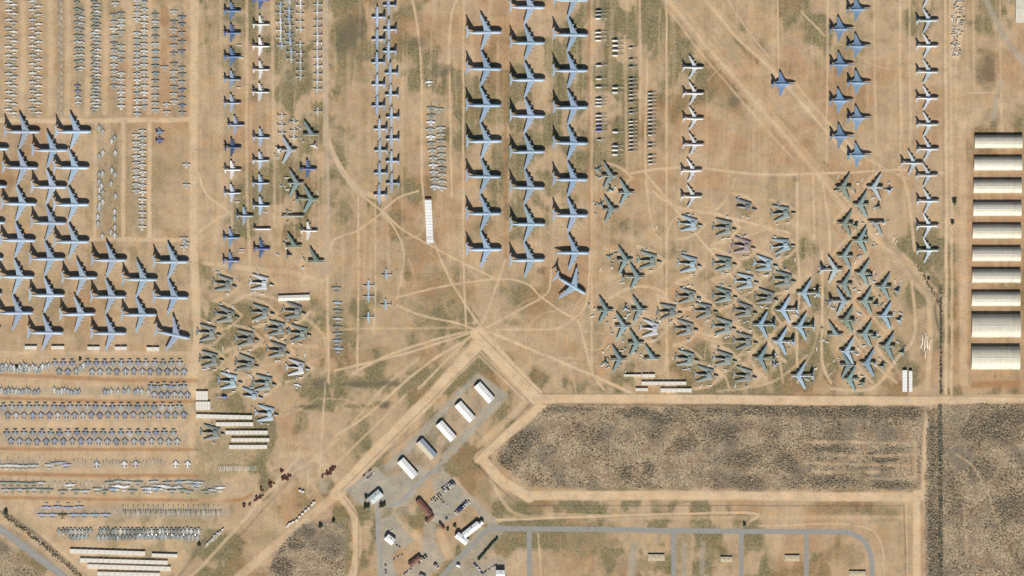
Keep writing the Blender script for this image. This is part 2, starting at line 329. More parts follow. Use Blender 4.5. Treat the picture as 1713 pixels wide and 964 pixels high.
# pale lanes and tracks
for x in (38, 84, 113, 147, 176, 217, 250): line('T', [(x, -40), (x + 1, 100), (x - 1, 190)], 9, .5, 5)
for pts, w, s in [([(326, -40), (324, 200), (324, 420), (330, 560), (323, 660)], 14, .85), ([(545, -40), (545, 240)], 8, 1), ([(547, 230), (549, 330), (548, 460), (550, 640)], 4, .9), ([(548, 235), (572, 285), (600, 318), (640, 332)], 9, .85),
                  ([(-40, 200), (100, 203), (322, 200)], 8, .85), ([(160, 200), (158, 400)], 6, .5), ([(206, 200), (206, 400)], 7, .7), ([(250, 200), (250, 400)], 7, .8), ([(150, 400), (322, 402)], 7, .6), ([(-40, 590), (320, 592)], 7, .5),
                  ([(-40, 708), (200, 712), (320, 714)], 12, .55), ([(318, 600), (322, 760)], 12, .55), ([(-40, 876), (390, 880)], 12, .4), ([(1580, -40), (1583, 300), (1582, 660)], 5, 1), ([(1589, -40), (1592, 300), (1592, 660)], 4, .7), ([(1610, 200), (1612, 640)], 14, .5),
                  ([(1505, -40), (1507, 260)], 4, .8), ([(1462, -40), (1465, 240)], 3, .6), ([(1385, -40), (1383, 270)], 3, .7), ([(1521, -40), (1523, 240)], 3, .6), ([(1115, -40), (1115, 400), (1117, 660)], 3.4, .9), ([(1071, -40), (1071, 200)], 3, .9), ([(1083, 100), (1080, 280), (1092, 380), (1105, 400)], 3, .7),
                  ([(1045, 60), (1049, 290)], 4, .5), ([(990, -20), (990, 620)], 4, .5), ([(776, -20), (775, 400), (780, 560)], 3.2, .9), ([(764, 0), (752, 60), (756, 330)], 3.2, .8), ([(690, 0), (704, 100), (708, 330), (740, 440), (785, 520), (832, 578), (905, 668)], 3.4, .9),
                  ([(845, 436), (831, 475), (806, 540), (770, 580), (700, 650)], 3, .9), ([(663, 498), (740, 479), (830, 467), (880, 474), (906, 498), (948, 527), (962, 531), (976, 518), (984, 490), (987, 420)], 3, .85), ([(640, 355), (675, 385), (722, 412), (775, 440), (832, 468)], 3, .8),
                  ([(815, 548), (862, 522), (906, 498), (919, 482), (922, 440)], 3, .8), ([(664, 510), (700, 526), (770, 543), (805, 556)], 3, .8), ([(560, 552), (700, 549), (790, 550)], 3, .5), ([(830, 552), (930, 550), (962, 534), (974, 560), (990, 620), (1010, 652)], 3, .8), ([(820, 556), (860, 573), (1000, 632), (1060, 660)], 5, .9),
                  ([(590, 625), (660, 590), (760, 560), (800, 555)], 4, .8), ([(560, 620), (620, 606), (700, 585), (790, 556)], 3.5, .8), ([(560, 730), (620, 690), (700, 620), (790, 562)], 4, .8), ([(540, 800), (600, 740), (680, 660)], 3, .6), ([(545, 640), (540, 700), (535, 790)], 3, .7),
                  ([(600, 330), (600, 480), (598, 620)], 3, .8), ([(627, 340), (628, 470), (625, 560)], 3, .6), ([(640, 355), (600, 385), (560, 400), (552, 420)], 3, .8), ([(640, 352), (668, 330), (700, 320)], 3, .8), ([(640, 355), (600, 322)], 4, .7), ([(640, 360), (662, 385), (676, 430), (664, 500)], 3, .7),
                  ([(332, 290), (345, 325), (378, 350), (388, 362)], 3, .8), ([(332, 390), (360, 368), (388, 355)], 4, .7), ([(388, 360), (388, 440)], 5, .5), ([(340, 440), (440, 452), (480, 455), (540, 470)], 8, .5), ([(413, 0), (413, 300), (418, 440)], 5, .6), ([(455, 0), (460, 380)], 5, .5), ([(370, -20), (370, 350)], 3, .4),
                  ([(1105, -20), (1130, 15), (1180, 75), (1290, 200), (1400, 330), (1470, 405), (1525, 450), (1570, 512)], 7, .7), ([(1165, -20), (1230, 60), (1290, 115), (1330, 160), (1390, 228), (1440, 275)], 5, .8), ([(1205, -20), (1250, 50), (1290, 100)], 3, .6), ([(1300, -20), (1303, 115)], 3, .8), ([(1120, 20), (1190, 110), (1330, 270)], 4, .5),
                  ([(1330, 140), (1400, 220), (1450, 265), (1520, 300)], 4, .6), ([(1340, 20), (1380, 60)], 3, .6), ([(1055, 290), (1110, 282), (1180, 282), (1250, 291), (1320, 292), (1430, 288), (1510, 284), (1580, 290)], 4, .8), ([(1333, 290), (1334, 420), (1338, 480), (1333, 560), (1335, 640)], 4, .85), ([(1360, 290), (1362, 400)], 4, .7),
                  ([(1375, 300), (1386, 370), (1388, 420)], 4, .7), ([(1375, 420), (1376, 500), (1375, 600), (1390, 640)], 4, .8), ([(1375, 290), (1400, 330), (1430, 360)], 4, .6), ([(1080, 290), (1130, 350), (1180, 410), (1230, 470)], 4, .8), ([(1092, 320), (1130, 345), (1200, 360), (1320, 390)], 4, .8), ([(1230, 300), (1200, 350), (1130, 365), (1115, 400)], 3, .6),
                  ([(1190, 410), (1240, 400), (1290, 380)], 4, .6), ([(1020, 500), (1060, 480), (1110, 490), (1130, 540), (1180, 560), (1220, 560)], 5, .7), ([(1100, 500), (1115, 560), (1112, 620)], 4, .7), ([(1125, 600), (1200, 620), (1220, 650)], 4, .6), ([(1230, 600), (1290, 560), (1310, 640)], 4, .6), ([(1390, 650), (1460, 650), (1500, 600), (1530, 560), (1525, 470)], 5, .7),
                  ([(1530, 420), (1520, 330), (1505, 280)], 5, .7), ([(1552, 460), (1556, 560), (1550, 650)], 8, .5), ([(1400, 545), (1450, 600), (1500, 640)], 4, .6), ([(1620, 155), (1675, 155)], 3, .7), ([(1672, -20), (1676, 220)], 4, .5), ([(1628, 0), (1630, 150)], 3, .5), ([(1350, 595), (1290, 640), (1200, 655)], 4, .5),
                  ([(335, 560), (400, 500), (460, 500), (540, 560), (545, 620)], 6, .45), ([(330, 620), (400, 580), (530, 580)], 6, .45), ([(10, 890), (60, 925), (110, 970)], 3, .8), ([(-10, 845), (60, 900), (140, 975)], 5, .6), ([(150, 975), (100, 920), (0, 848)], 5, .5), ([(300, 980), (350, 935), (460, 810), (500, 765)], 5, .6),
                  ([(530, 770), (560, 800)], 6, .5), ([(470, 760), (520, 760), (545, 775), (560, 800)], 10, .5), ([(700, 600), (640, 650), (560, 740), (480, 800), (420, 850)], 5, .45), ([(820, 870), (900, 868), (1240, 858), (1255, 872)], 4, .8), ([(845, 865), (1520, 866)], 7, .35), ([(1270, 880), (1420, 878), (1470, 900), (1480, 964)], 2.5, .6),
                  ([(1515, 842), (1519, 1000)], 3, .6), ([(1567, 680), (1568, 1000)], 2.4, .75), ([(1550, 690), (1545, 830)], 4, .9), ([(915, 860), (1120, 864)], 3, .5), ([(900, 893), (905, 964)], 3, .6), ([(660, 870), (700, 900), (710, 920)], 12, .5), ([(735, 890), (750, 930)], 14, .5), ([(1600, 40), (1600, 200)], 6, .4), ([(820, 800), (850, 850), (880, 865)], 6, .5), ([(760, 800), (800, 850), (835, 872)], 5, .6)]:
    line('T', pts, w, min(1, s * 1.25), max(1.4, w * .4), broken=.25)
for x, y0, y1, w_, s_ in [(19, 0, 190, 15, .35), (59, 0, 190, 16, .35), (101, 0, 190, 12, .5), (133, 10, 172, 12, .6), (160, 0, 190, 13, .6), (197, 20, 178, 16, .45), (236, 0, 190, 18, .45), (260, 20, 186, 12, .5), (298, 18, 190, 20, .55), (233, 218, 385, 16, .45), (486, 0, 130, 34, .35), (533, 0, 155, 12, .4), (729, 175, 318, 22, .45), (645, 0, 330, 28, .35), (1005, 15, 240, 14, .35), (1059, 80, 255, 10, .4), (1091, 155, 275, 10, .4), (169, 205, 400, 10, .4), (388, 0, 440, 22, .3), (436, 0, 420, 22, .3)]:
    line('V', [(x, y0), (x, y1)], w_, s_, 4, broken=.3); line('P', [(x, y0), (x, y1)], w_ * .8, s_ * .55, 4, broken=.3)  # olive-grey strips paint in the shade among the parked aircraft columns
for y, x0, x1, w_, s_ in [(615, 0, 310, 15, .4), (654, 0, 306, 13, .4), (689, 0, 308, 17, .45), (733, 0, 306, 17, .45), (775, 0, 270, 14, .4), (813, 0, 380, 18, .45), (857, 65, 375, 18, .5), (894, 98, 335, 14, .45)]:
    line('V', [(x0, y), (x1, y)], w_, s_ * .7, 4, broken=.3); line('P', [(x0, y), (x1, y)], w_, s_, 4, broken=.3)  # aircraft shade painted into the soil along the southwest rows
poly('T', [(-40, 590), (322, 592), (430, 760), (300, 964), (150, 960), (-40, 850)], .38, 10, rough=12)
for y0_, y1_, w_ in ((628, 637, 7), (667, 672, 5), (751, 752, 5), (793, 796, 6), (833, 837, 5)): line('T', [(-40, y0_), (330, y1_)], w_, .75, 3, 'mul')
for pts, w_, s_ in [([(1108, -20), (1180, 72), (1290, 197), (1400, 325), (1470, 400), (1570, 505)], 20, .5), ([(1160, -20), (1290, 112), (1400, 232)], 12, .45), ([(1200, 60), (1330, 200)], 26, .3), ([(1460, 395), (1530, 450), (1572, 512)], 10, .8)]: line('V', pts, w_ + 6, .6, 8, 'mul'); line('T', pts, w_, s_, 6, broken=.6)
for pts in ([(1185, 60), (1300, 195), (1410, 320)], [(1290, 190), (1390, 310)]): line('R', pts, 5, .55, 4, broken=.5); line('V', [(x + 7, y - 5) for x, y in pts], 4, .6, 4, broken=.5)
rt = random.Random(12)
for (x, y) in [(1153, 374), (1211, 380), (1244, 346), (1308, 356), (1243, 411), (1308, 411), (1152, 441), (1211, 440), (1279, 441), (1247, 470), (1310, 467), (1150, 495), (1211, 494), (1281, 497), (1118, 521), (1178, 519), (1245, 519), (1089, 549), (1146, 549), (1210, 546), (1245, 570), (1148, 599), (1211, 600), (1180, 626), (1245, 628), (1085, 435),
               (375, 474), (436, 473), (378, 526), (437, 522), (491, 520), (348, 556), (412, 566), (463, 549), (352, 600), (412, 608), (464, 586), (497, 614), (383, 637), (441, 640), (1030, 295), (1030, 440), (1050, 520), (1050, 575)]:
    blob('V', x, y + 2, 19, 17, .6, .6, int(x))
    if rt.random() < .9: line('T', [(x - 20, y - 24 + rt.uniform(-3, 3)), (x + 6, y - 15), (x + 27, y + 2)], rt.uniform(3.5, 6), rt.uniform(.6, .95), 3, broken=.3)
    if rt.random() < .85: line('T', [(x + 27, y + 2), (x + 8, y + 20), (x - 18, y + 27 + rt.uniform(-3, 3))], rt.uniform(3.5, 6), rt.uniform(.6, .95), 3, broken=.3)
for (x, y) in [(1424, 343), (1450, 314), (1424, 403), (1398, 375), (1398, 429), (1428, 458), (1463, 480), (1433, 504), (1465, 529), (1401, 535), (1433, 559), (1470, 580), (1403, 588), (1437, 608), (1322, 629), (1331, 491), (1296, 519), (1324, 547), (1290, 572), (1258, 600), (1259, 544)]:
    blob('V', x + 16, y, 18, 15, .55, .6, int(x + y))
    for k_ in (-1, 1): line('T' if rt.random() < .6 else 'R', [(x - 4, y + k_ * 2), (x + 9, y + k_ * 20), (x + 24, y + k_ * 33)], rt.uniform(3.5, 6), rt.uniform(.6, .95), 3, broken=.3)
for _ in range(46):                                      # loose wheel tracks between the fields
    x, y = rt.choice(((rt.uniform(560, 1000), rt.uniform(330, 640)), (rt.uniform(1110, 1500), rt.uniform(0, 300)), (rt.uniform(340, 560), rt.uniform(560, 800)), (rt.uniform(1000, 1540), rt.uniform(420, 660))))
    a_ = rt.uniform(0, 3.14); L_ = rt.uniform(30, 110); b_ = rt.uniform(-18, 18)
    line('T', [(x, y), (x + L_ * .5 * math.cos(a_) - b_ * math.sin(a_), y + L_ * .5 * math.sin(a_) + b_ * math.cos(a_)), (x + L_ * math.cos(a_), y + L_ * math.sin(a_))], rt.uniform(1.6, 3), rt.uniform(.35, .75), 2, broken=.5)
for x in list(range(350, 1600, 13)):                     # faint wheel ruts
    if rnd.random() < .35:
        y0 = rnd.uniform(-40, 200); y1 = y0 + rnd.uniform(80, 380)
        if y1 < 640: line('T', [(x, y0), (x + rnd.uniform(-3, 3), (y0 + y1) / 2), (x + rnd.uniform(-3, 3), y1)], rnd.uniform(1.5, 3), rnd.uniform(.25, .6), 2, broken=.6)
# crisp edge lines beside the graded roads
for pts, offs in (([(562, 828), (640, 745), (720, 665), (800, 576)], (-6, -2, 3, 7)), ([(800, 562), (850, 617), (903, 670)], (-7, -1, 4)), ([(905, 667), (1300, 668), (1560, 669)], (-4, -1, 3)), ([(900, 685), (850, 727), (806, 764)], (-3, 2)), ([(808, 770), (880, 828)], (-4, 1, 5)), ([(885, 829), (1200, 829), (1530, 831)], (-4, 0, 4)), ([(1533, 835), (1534, 990)], (-3, 2))):
    (ax, ay), (bx, by) = pts[0], pts[-1]; ll = math.hypot(bx - ax, by - ay); nx_, ny_ = -(by - ay) / ll, (bx - ax) / ll
    for o_ in offs: line('R', [(x + nx_ * o_, y + ny_ * o_) for x, y in pts], 1.2, .75, 2, curve=False, broken=.8); line('V', [(x + nx_ * (o_ + 1.5), y + ny_ * (o_ + 1.5)) for x, y in pts], 1, .6, 1.6, curve=False, broken=.9)
for pts, s in [([(800, 597), (905, 680), (790, 770), (865, 850), (1100, 848), (1515, 845), (1516, 1000)], .0), ([(905, 659), (1300, 660), (1713, 664)], .5), ([(800, 556), (903, 660)], .4), ([(905, 676), (1545, 681)], .6),
               ([(570, 822), (801, 591), (888, 676), (790, 772), (868, 846), (1512, 846), (1517, 1000)], .55), ([(600, 964), (600, 866), (575, 832)], .6), ([(0, 855), (90, 920), (150, 968)], .5), ([(600, 868), (632, 868)], .5), ([(870, 872), (1120, 862), (1250, 862), (1262, 880)], .4)]:
    if s: line('D', pts, 1.7, min(1, s * 1.3), 1.6, curve=False)
# grey gravel and paved yards
for pts, s in [([(798, 622), (838, 655), (842, 668), (740, 770), (722, 776), (665, 842), (700, 860), (640, 868), (598, 842), (575, 822), (650, 770)], .28),
               ([(798, 622), (805, 628), (650, 795), (640, 785)], .9), ([(838, 652), (850, 665), (745, 775), (735, 765)], .9), ([(798, 622), (850, 662), (838, 672), (795, 634)], .9),
               ([(578, 820), (628, 782), (655, 800), (650, 850), (605, 845)], 1), ([(640, 850), (680, 848), (720, 790), (700, 776), (640, 800)], .9), ([(722, 800), (745, 800), (760, 808), (785, 842), (760, 866), (735, 878), (715, 872), (712, 850), (728, 830)], 1),
               ([(636, 870), (658, 860), (690, 905), (660, 925), (638, 930)], .9), ([(712, 872), (730, 878), (728, 905), (745, 935), (728, 950), (700, 990), (640, 1000), (636, 925), (650, 925), (668, 964), (700, 940)], .8),
               ([(830, 930), (845, 935), (850, 975), (780, 990), (770, 960)], .8), ([(645, 925), (657, 930), (662, 1000), (640, 1000)], 1), ([(735, 775), (745, 790), (820, 860), (835, 880), (825, 885), (795, 855), (740, 800), (715, 790)], .8),
               ([(800, 880), (850, 880), (760, 1000), (725, 1000)], .6), ([(1140, 905), (1150, 910), (1148, 1000), (1140, 1000)], .6), ([(1055, 905), (1066, 905), (1062, 1000), (1046, 1000)], .7), ([(1170, 905), (1180, 905), (1178, 1000), (1170, 1000)], .5), ([(478, 775), (500, 762), (525, 792), (512, 800)], .3), ([(535, 800), (550, 808), (548, 826), (536, 826)], .5)]:
    poly('P', pts, s, 3, rough=3)
line('P', [(632, 850), (634, 900), (636, 1000)], 9, .8, 3); line('P', [(1640, -20), (1680, 60), (1740, 140)], 10, .7, 6); line('P', [(548, -20), (548, 240), (575, 290), (600, 320)], 6, .35, 4); line('P', [(1674, 140), (1660, 200)], 7, .6, 5)
for k, f in (('V', .9), ('R', .9), ('T', .8), ('D', .6)): masks[k] *= (1 - f * np.clip(masks['P'], 0, 1))
masks['V'] *= (1 - .6 * masks['T'])
gn = fbm(GX, GY, 5, 5, 71, 3)
for k in masks: masks[k] = np.clip(masks[k], 0, 1).astype(np.float32)

me = bpy.data.meshes.new('ground')
co = np.stack([wx(GX), wy(GY), np.zeros_like(GX)], -1).astype(np.float32).reshape(-1, 3)
me.vertices.add(len(co)); me.vertices.foreach_set('co', co.ravel())
jj, ii = np.meshgrid(np.arange(H_ - 1), np.arange(W_ - 1), indexing='ij'); a = (jj * W_ + ii).ravel()
quads = np.stack([a, a + W_, a + W_ + 1, a + 1], -1).astype(np.int32); nf = len(quads)
me.loops.add(nf * 4); me.loops.foreach_set('vertex_index', quads.ravel())
me.polygons.add(nf); me.polygons.foreach_set('loop_start', np.arange(0, nf * 4, 4, dtype=np.int32)); me.polygons.foreach_set('loop_total', np.full(nf, 4, np.int32))
me.update()
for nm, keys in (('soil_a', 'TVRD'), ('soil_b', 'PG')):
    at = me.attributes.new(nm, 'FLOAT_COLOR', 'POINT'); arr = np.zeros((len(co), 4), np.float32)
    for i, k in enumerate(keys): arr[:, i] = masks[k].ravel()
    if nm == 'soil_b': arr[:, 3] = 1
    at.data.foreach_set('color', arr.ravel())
m, nt, b = new_mat('desert_ground'); M['ground'] = m
def attr(nm):
    a_ = N(nt, 'ShaderNodeAttribute'); a_.attribute_name = nm; s = N(nt, 'ShaderNodeSeparateColor'); nt.links.new(a_.outputs['Color'], s.inputs[0]); return s.outputs, a_.outputs['Alpha']
(sa, alA), (sb, alB) = attr('soil_a'), attr('soil_b')
geo = objvec(nt)
streak = objvec(nt, 1, .12, 1)
nL = noise(nt, .006, 4, geo); nM = noise(nt, .03, 5, geo, .6); nF = noise(nt, .22, 4, geo, .7); nS = noise(nt, .12, 4, streak, .6)
base = mixc(nt, ramp(nt, nL, [(.35, 0), (.65, 1)]), (.410, .300, .188), (.480, .352, .228))
base = mixc(nt, ramp(nt, nM, [(.5, 0), (.72, .8)]), base, (.455, .300, .155))
base = mixc(nt, ramp(nt, nS, [(.5, 0), (.75, .5)]), base, (.31, .225, .135))
def mul(a_, b_):
    n = N(nt, 'ShaderNodeMath', operation='MULTIPLY'); nt.links.new(a_, n.inputs[0])
    if hasattr(b_, 'is_output'): nt.links.new(b_, n.inputs[1])
    else: n.inputs[1].default_value = b_
    return n.outputs[0]
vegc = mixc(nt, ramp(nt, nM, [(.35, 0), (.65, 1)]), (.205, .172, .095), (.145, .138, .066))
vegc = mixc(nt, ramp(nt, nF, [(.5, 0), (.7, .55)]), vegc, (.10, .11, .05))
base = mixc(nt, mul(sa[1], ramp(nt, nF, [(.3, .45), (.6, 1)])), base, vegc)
base = mixc(nt, mul(sa[2], .92), base, (.36, .195, .098))
base = mixc(nt, mul(sa[0], .92), base, mixc(nt, ramp(nt, nM, [(.4, 0), (.7, 1)]), (.60, .455, .300), (.585, .415, .250)))
scr = mixc(nt, ramp(nt, nF, [(.38, 0), (.62, 1)]), (.20, .16, .105), (.50, .395, .265))
scr = mixc(nt, ramp(nt, nM, [(.45, 0), (.6, .6)]), scr, (.25, .165, .11))
scr = mixc(nt, ramp(nt, noise(nt, .013, 5, geo, .65), [(.48, 0), (.62, .75)]), scr, (.17, .145, .115))
base = mixc(nt, sb[1], base, scr)
base = mixc(nt, mul(alA, ramp(nt, nF, [(.3, 1.0), (.7, .55)])), base, (.085, .080, .066))
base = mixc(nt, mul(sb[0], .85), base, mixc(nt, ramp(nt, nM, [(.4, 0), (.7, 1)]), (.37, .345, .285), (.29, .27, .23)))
grain = ramp(nt, noise(nt, .5, 3, geo, .7), [(.28, .62), (.72, 1.34)])
base = mixc(nt, 1, base, grain, 'MULTIPLY')
base = mixc(nt, 1, base, ramp(nt, noise(nt, .035, 6, geo, .72), [(.3, .80), (.7, 1.14)]), 'MULTIPLY')
base = mixc(nt, 1, base, ramp(nt, noise(nt, .07, 4, geo, .65), [(.3, (.90, .93, .94)), (.5, (1, 1, 1)), (.7, (1.0, .93, .84))]), 'MULTIPLY')
nt.links.new(base, b.inputs['Base Color']); b.inputs['Roughness'].default_value = .95; b.inputs['Specular IOR Level'].default_value = .1
bp = N(nt, 'ShaderNodeBump'); bp.inputs['Strength'].default_value = .35; bp.inputs['Distance'].default_value = .8; nt.links.new(noise(nt, .25, 5, geo, .7), bp.inputs['Height']); nt.links.new(bp.outputs[0], b.inputs['Normal'])
me.materials.append(m)
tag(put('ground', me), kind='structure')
def mask_at(key, px, py):
    i = np.clip(np.searchsorted(gxs, px), 0, W_ - 1); j = np.clip(np.searchsorted(gys, py), 0, H_ - 1); return masks[key][j, i]

# ------------------------------------------------------------------ paved roads (sheets with kerbs)
def ribbon(pts, w, off=0.0, z=.03, h=None, k='asphalt'):
    sp = smooth_pts(pts, n=12) if len(pts) > 2 else list(pts); ev = [sp[0]]
    for q_ in sp[1:-1]:
        if math.hypot(q_[0] - ev[-1][0], q_[1] - ev[-1][1]) > 6: ev.append(q_)
    if math.hypot(sp[-1][0] - ev[-1][0], sp[-1][1] - ev[-1][1]) < 3 and len(ev) > 1: ev.pop()
    ev.append(sp[-1])
    P = [Vector((wx(x), wy(y), 0)) for x, y in ev]; mb = MB(); hw = w * U / 2; o = off * U
    L = []
    for i, p in enumerate(P):
        d = (P[min(i + 1, len(P) - 1)] - P[max(i - 1, 0)]).normalized(); n_ = Vector((-d.y, d.x, 0)); L.append((p + n_ * (o + hw), p + n_ * (o - hw)))
    for l, r in L: mb.v += [(l.x, l.y, z), (r.x, r.y, z)] + ([(l.x, l.y, z - h), (r.x, r.y, z - h)] if h else [])
    q = 4 if h else 2
    for i in range(len(L) - 1):
        a_ = i * q; mb.face((a_, a_ + 1, a_ + q + 1, a_ + q), k)
        if h:
            mb.face((a_ + 2, a_, a_ + q, a_ + q + 2), k); mb.face((a_ + 1, a_ + 3, a_ + q + 3, a_ + q + 1), k)
    return mb.mesh('road')
main_pts = [(722, 990), (742, 962), (792, 910), (812, 890), (832, 883), (856, 885), (1000, 886), (1200, 889), (1385, 890), (1415, 891), (1437, 899), (1451, 914), (1458, 940), (1459, 990)]
roads = [(main_pts, 8.2, 'asphalt', .03), ([(885, 888), (886, 990)], 8, 'asphalt', .055), ([(1127, 890), (1127, 990)], 8, 'asphalt', .055), ([(1240, 891), (1240, 990)], 8, 'asphalt', .055), ([(1349, 892), (1349, 990)], 8, 'asphalt', .055),
         ([(-60, 838), (0, 884), (40, 915), (95, 956), (150, 1000)], 11.5, 'asphalt', .03), ([(632, 848), (632, 900), (636, 930), (640, 990)], 6, 'asphalt_old', .03), ([(741, 772), (725, 788), (700, 808), (672, 838), (650, 848)], 5, 'asphalt_old', .03)]
for pts, w, k, z in roads:
    tag(put('road', ribbon(pts, w, 0, z, None, k)), kind='structure')
for pts, w, side in ((main_pts, 8.2, 1), ([(-60, 838), (0, 884), (40, 915), (95, 956), (150, 1000)], 11.5, 1), ([(-60, 838), (0, 884), (40, 915), (95, 956), (150, 1000)], 11.5, -1)):
    tag(put('kerb', ribbon(pts, .3, side * (w / 2 + .2), .14, .14, 'kerb')), kind='structure')
for pts, z in ((roads[5][0], .05),): tag(put('road_marking', ribbon(pts, .18, 0, z, None, 'line')), kind='structure')

# ------------------------------------------------------------------ desert scrub (uncountable)
def scrub(name, spots, mats, seed, label, cat):
    rg = random.Random(seed); mb = MB()
    for (px, py, s) in spots:
        x, y = wx(px), wy(py); k = mats[min(int(rg.random() ** 1.3 * len(mats)), len(mats) - 1)]; n = 5; a0 = rg.random() * 6.28; h = s * rg.uniform(.7, 1.1)
        b0 = len(mb.v)
        for i in range(n):
            t = a0 + i * 6.283 / n; r = s * rg.uniform(.6, 1.15); mb.v.append((x + r * math.cos(t), y + r * math.sin(t), .02))
        for i in range(n):
            t = a0 + .5 + i * 6.283 / n; r = s * rg.uniform(.45, .8); mb.v.append((x + r * math.cos(t), y + r * math.sin(t), h * rg.uniform(.55, .8)))
        mb.v.append((x + rg.uniform(-.3, .3) * s, y + rg.uniform(-.3, .3) * s, h))
        for i in range(n):
            j = (i + 1) % n; mb.face((b0 + i, b0 + j, b0 + n + i), k); mb.face((b0 + j, b0 + n + j, b0 + n + i), k); mb.face((b0 + n + i, b0 + n + j, b0 + 2 * n), k)
    o = put(name, mb.mesh(name)); tag(o, label, cat, kind='stuff')
M['scrub1'] = plain('grey_green_scrub', (.11, .098, .072), .95, 0, .3); M['scrub2'] = plain('dry_brown_scrub', (.24, .18, .11), .95, 0, .3)
M['scrub3'] = plain('straw_grass', (.40, .31, .19), .95, 0, .2); M['scrub4'] = plain('dark_creosote', (.062, .060, .046), .95, 0, .3)
spots = []
rs = np.random.RandomState(5)
for (x0, y0, x1, y1, n) in ((825, 672, 1550, 825, 26000), (1546, 672, 1730, 980, 13000), (425, 862, 585, 980, 3800), (-20, 890, 110, 985, 2000)):
    X = rs.uniform(x0, x1, n); Y = rs.uniform(y0, y1, n); g = mask_at('G', X, Y); d = mask_at('D', X, Y)
    cl = sm((fbm(X, Y, 34, 26, 515, 4) - .44) / .2); keep = (g > .55) & (rs.rand(n) < .2 + .5 * cl + .9 * d); S = rs.uniform(.5, 1.4, n) * (1 + .4 * np.maximum(d, cl * .7))
    spots += [(float(a_), float(b_), float(c_)) for a_, b_, c_ in zip(X[keep], Y[keep], S[keep])]
scrub('desert_scrub', spots, ['scrub3', 'scrub2', 'scrub1', 'scrub2', 'scrub4'], 3, 'dry desert scrub covering the unused blocks beside the graded dirt roads', 'scrub')
spots = []
for (x0, y0, x1, y1, n, dx) in ((1572.5, 480, 1575.5, 660, 150, 0), (1570.5, 676, 1576.5, 985, 330, 0)):
    for i in range(n):
        spots.append((rs.uniform(x0, x1), rs.uniform(y0, y1), rs.uniform(.8, 2.2)))
for i in range(260):
    t = rs.rand(); spots.append((5 + 130 * t + rs.normal() * 2.5, 858 + 105 * t + rs.normal() * 2, rs.uniform(.8, 2.0)))
scrub('wash_bushes', spots, ['scrub4', 'scrub1', 'leaf'], 4, 'dense dark bushes lining the long straight drainage ditches', 'bushes')
for i in range(150):
    t = rs.rand(); spots.append((1528 + 46 * t ** .8 + rs.normal() * 1.6, 440 + 75 * t + rs.normal() * 1.6, rs.uniform(.6, 1.5)))
scrub('ditch_bushes', spots[-150:], ['scrub4', 'scrub1', 'leaf'], 9, 'low bushes along the curved ditch at the eastern bomber cluster', 'bushes')
spots = []
X = rs.uniform(-10, 1720, 26000); Y = rs.uniform(-10, 970, 26000); v = mask_at('V', X, Y) * (1 - mask_at('G', X, Y)) * (1 - mask_at('P', X, Y)) * (1 - mask_at('T', X, Y))
kp = rs.rand(26000) < v * .8 - .12
spots = [(float(a_), float(b_), float(c_)) for a_, b_, c_ in zip(X[kp], Y[kp], rs.uniform(.35, 1.05, 26000)[kp])]
scrub('weed_tufts', spots, ['scrub2', 'scrub1', 'leafg', 'scrub3'], 6, 'small dry weed tufts scattered over the open parking fields', 'weeds')

# ------------------------------------------------------------------ aircraft part meshes (metres; nose +x, ground z = 0)
def u(v): return v * U
def engine_mb(x, y, z, L, r, k='paint'):
    mb = MB()
    mb.tube([(x - L, y, z, r * .55, r * .55), (x - L * .6, y, z, r * .85, r * .85), (x - .2 * L, y, z, r, r), (x, y, z, r * .9, r * .9)], k, 10)
    mb.tube([(x, y, z, r * .8, r * .8), (x + .06, y, z, r * .8, r * .8)], 'dark', 10)
    mb.box(x - L * .8, x - L * .25, y - .2, y + .2, z + r * .5, z + r + .9, k)      # pylon
    return mb
def prop_mb(x, y, z, L, r, blade):
    mb = MB(); mb.tube([(x - L, y, z, r * .4, r * .4), (x - L * .5, y, z, r, r), (x, y, z, r * .8, r * .9), (x + .5, y, z, .2, .2)], 'paint', 8)
    for i in range(4):
        t = math.pi / 4 + i * math.pi / 2; c, s = math.cos(t), math.sin(t)
        b0 = len(mb.v); w = .22
        mb.v += [(x + .2, y + c * .2 - s * w, z + s * .2 + c * w), (x + .2, y + c * blade - s * w, z + s * blade + c * w), (x + .3, y + c * blade + s * w, z + s * blade - c * w), (x + .3, y + c * .2 + s * w, z + s * .2 - c * w)]
        mb.face((b0, b0 + 1, b0 + 2, b0 + 3), 'dark')
    return mb
def gear(mb, pts, r=.55):
    for (x, y, z) in pts:
        mb.box(x - .15, x + .15, y - .15, y + .15, r, z, 'metal')
        mb.tube([(x, y, r, .0, .0)], 'tyre', 6, False) if False else mb.box(x - r, x + r, y - .45, y + .45, .0, 2 * r, 'tyre', (.15, .05))
KIT = {}
def kit(name, parts): KIT[name] = [(n_, mb.mesh(n_, sm_), c) for (n_, mb, sm_, c) in parts]
def cockpit(x, w, z, d=1.2):
    return MB().box(x - d, x, -w, w, z, z + .5, 'glass', (.25, .25))

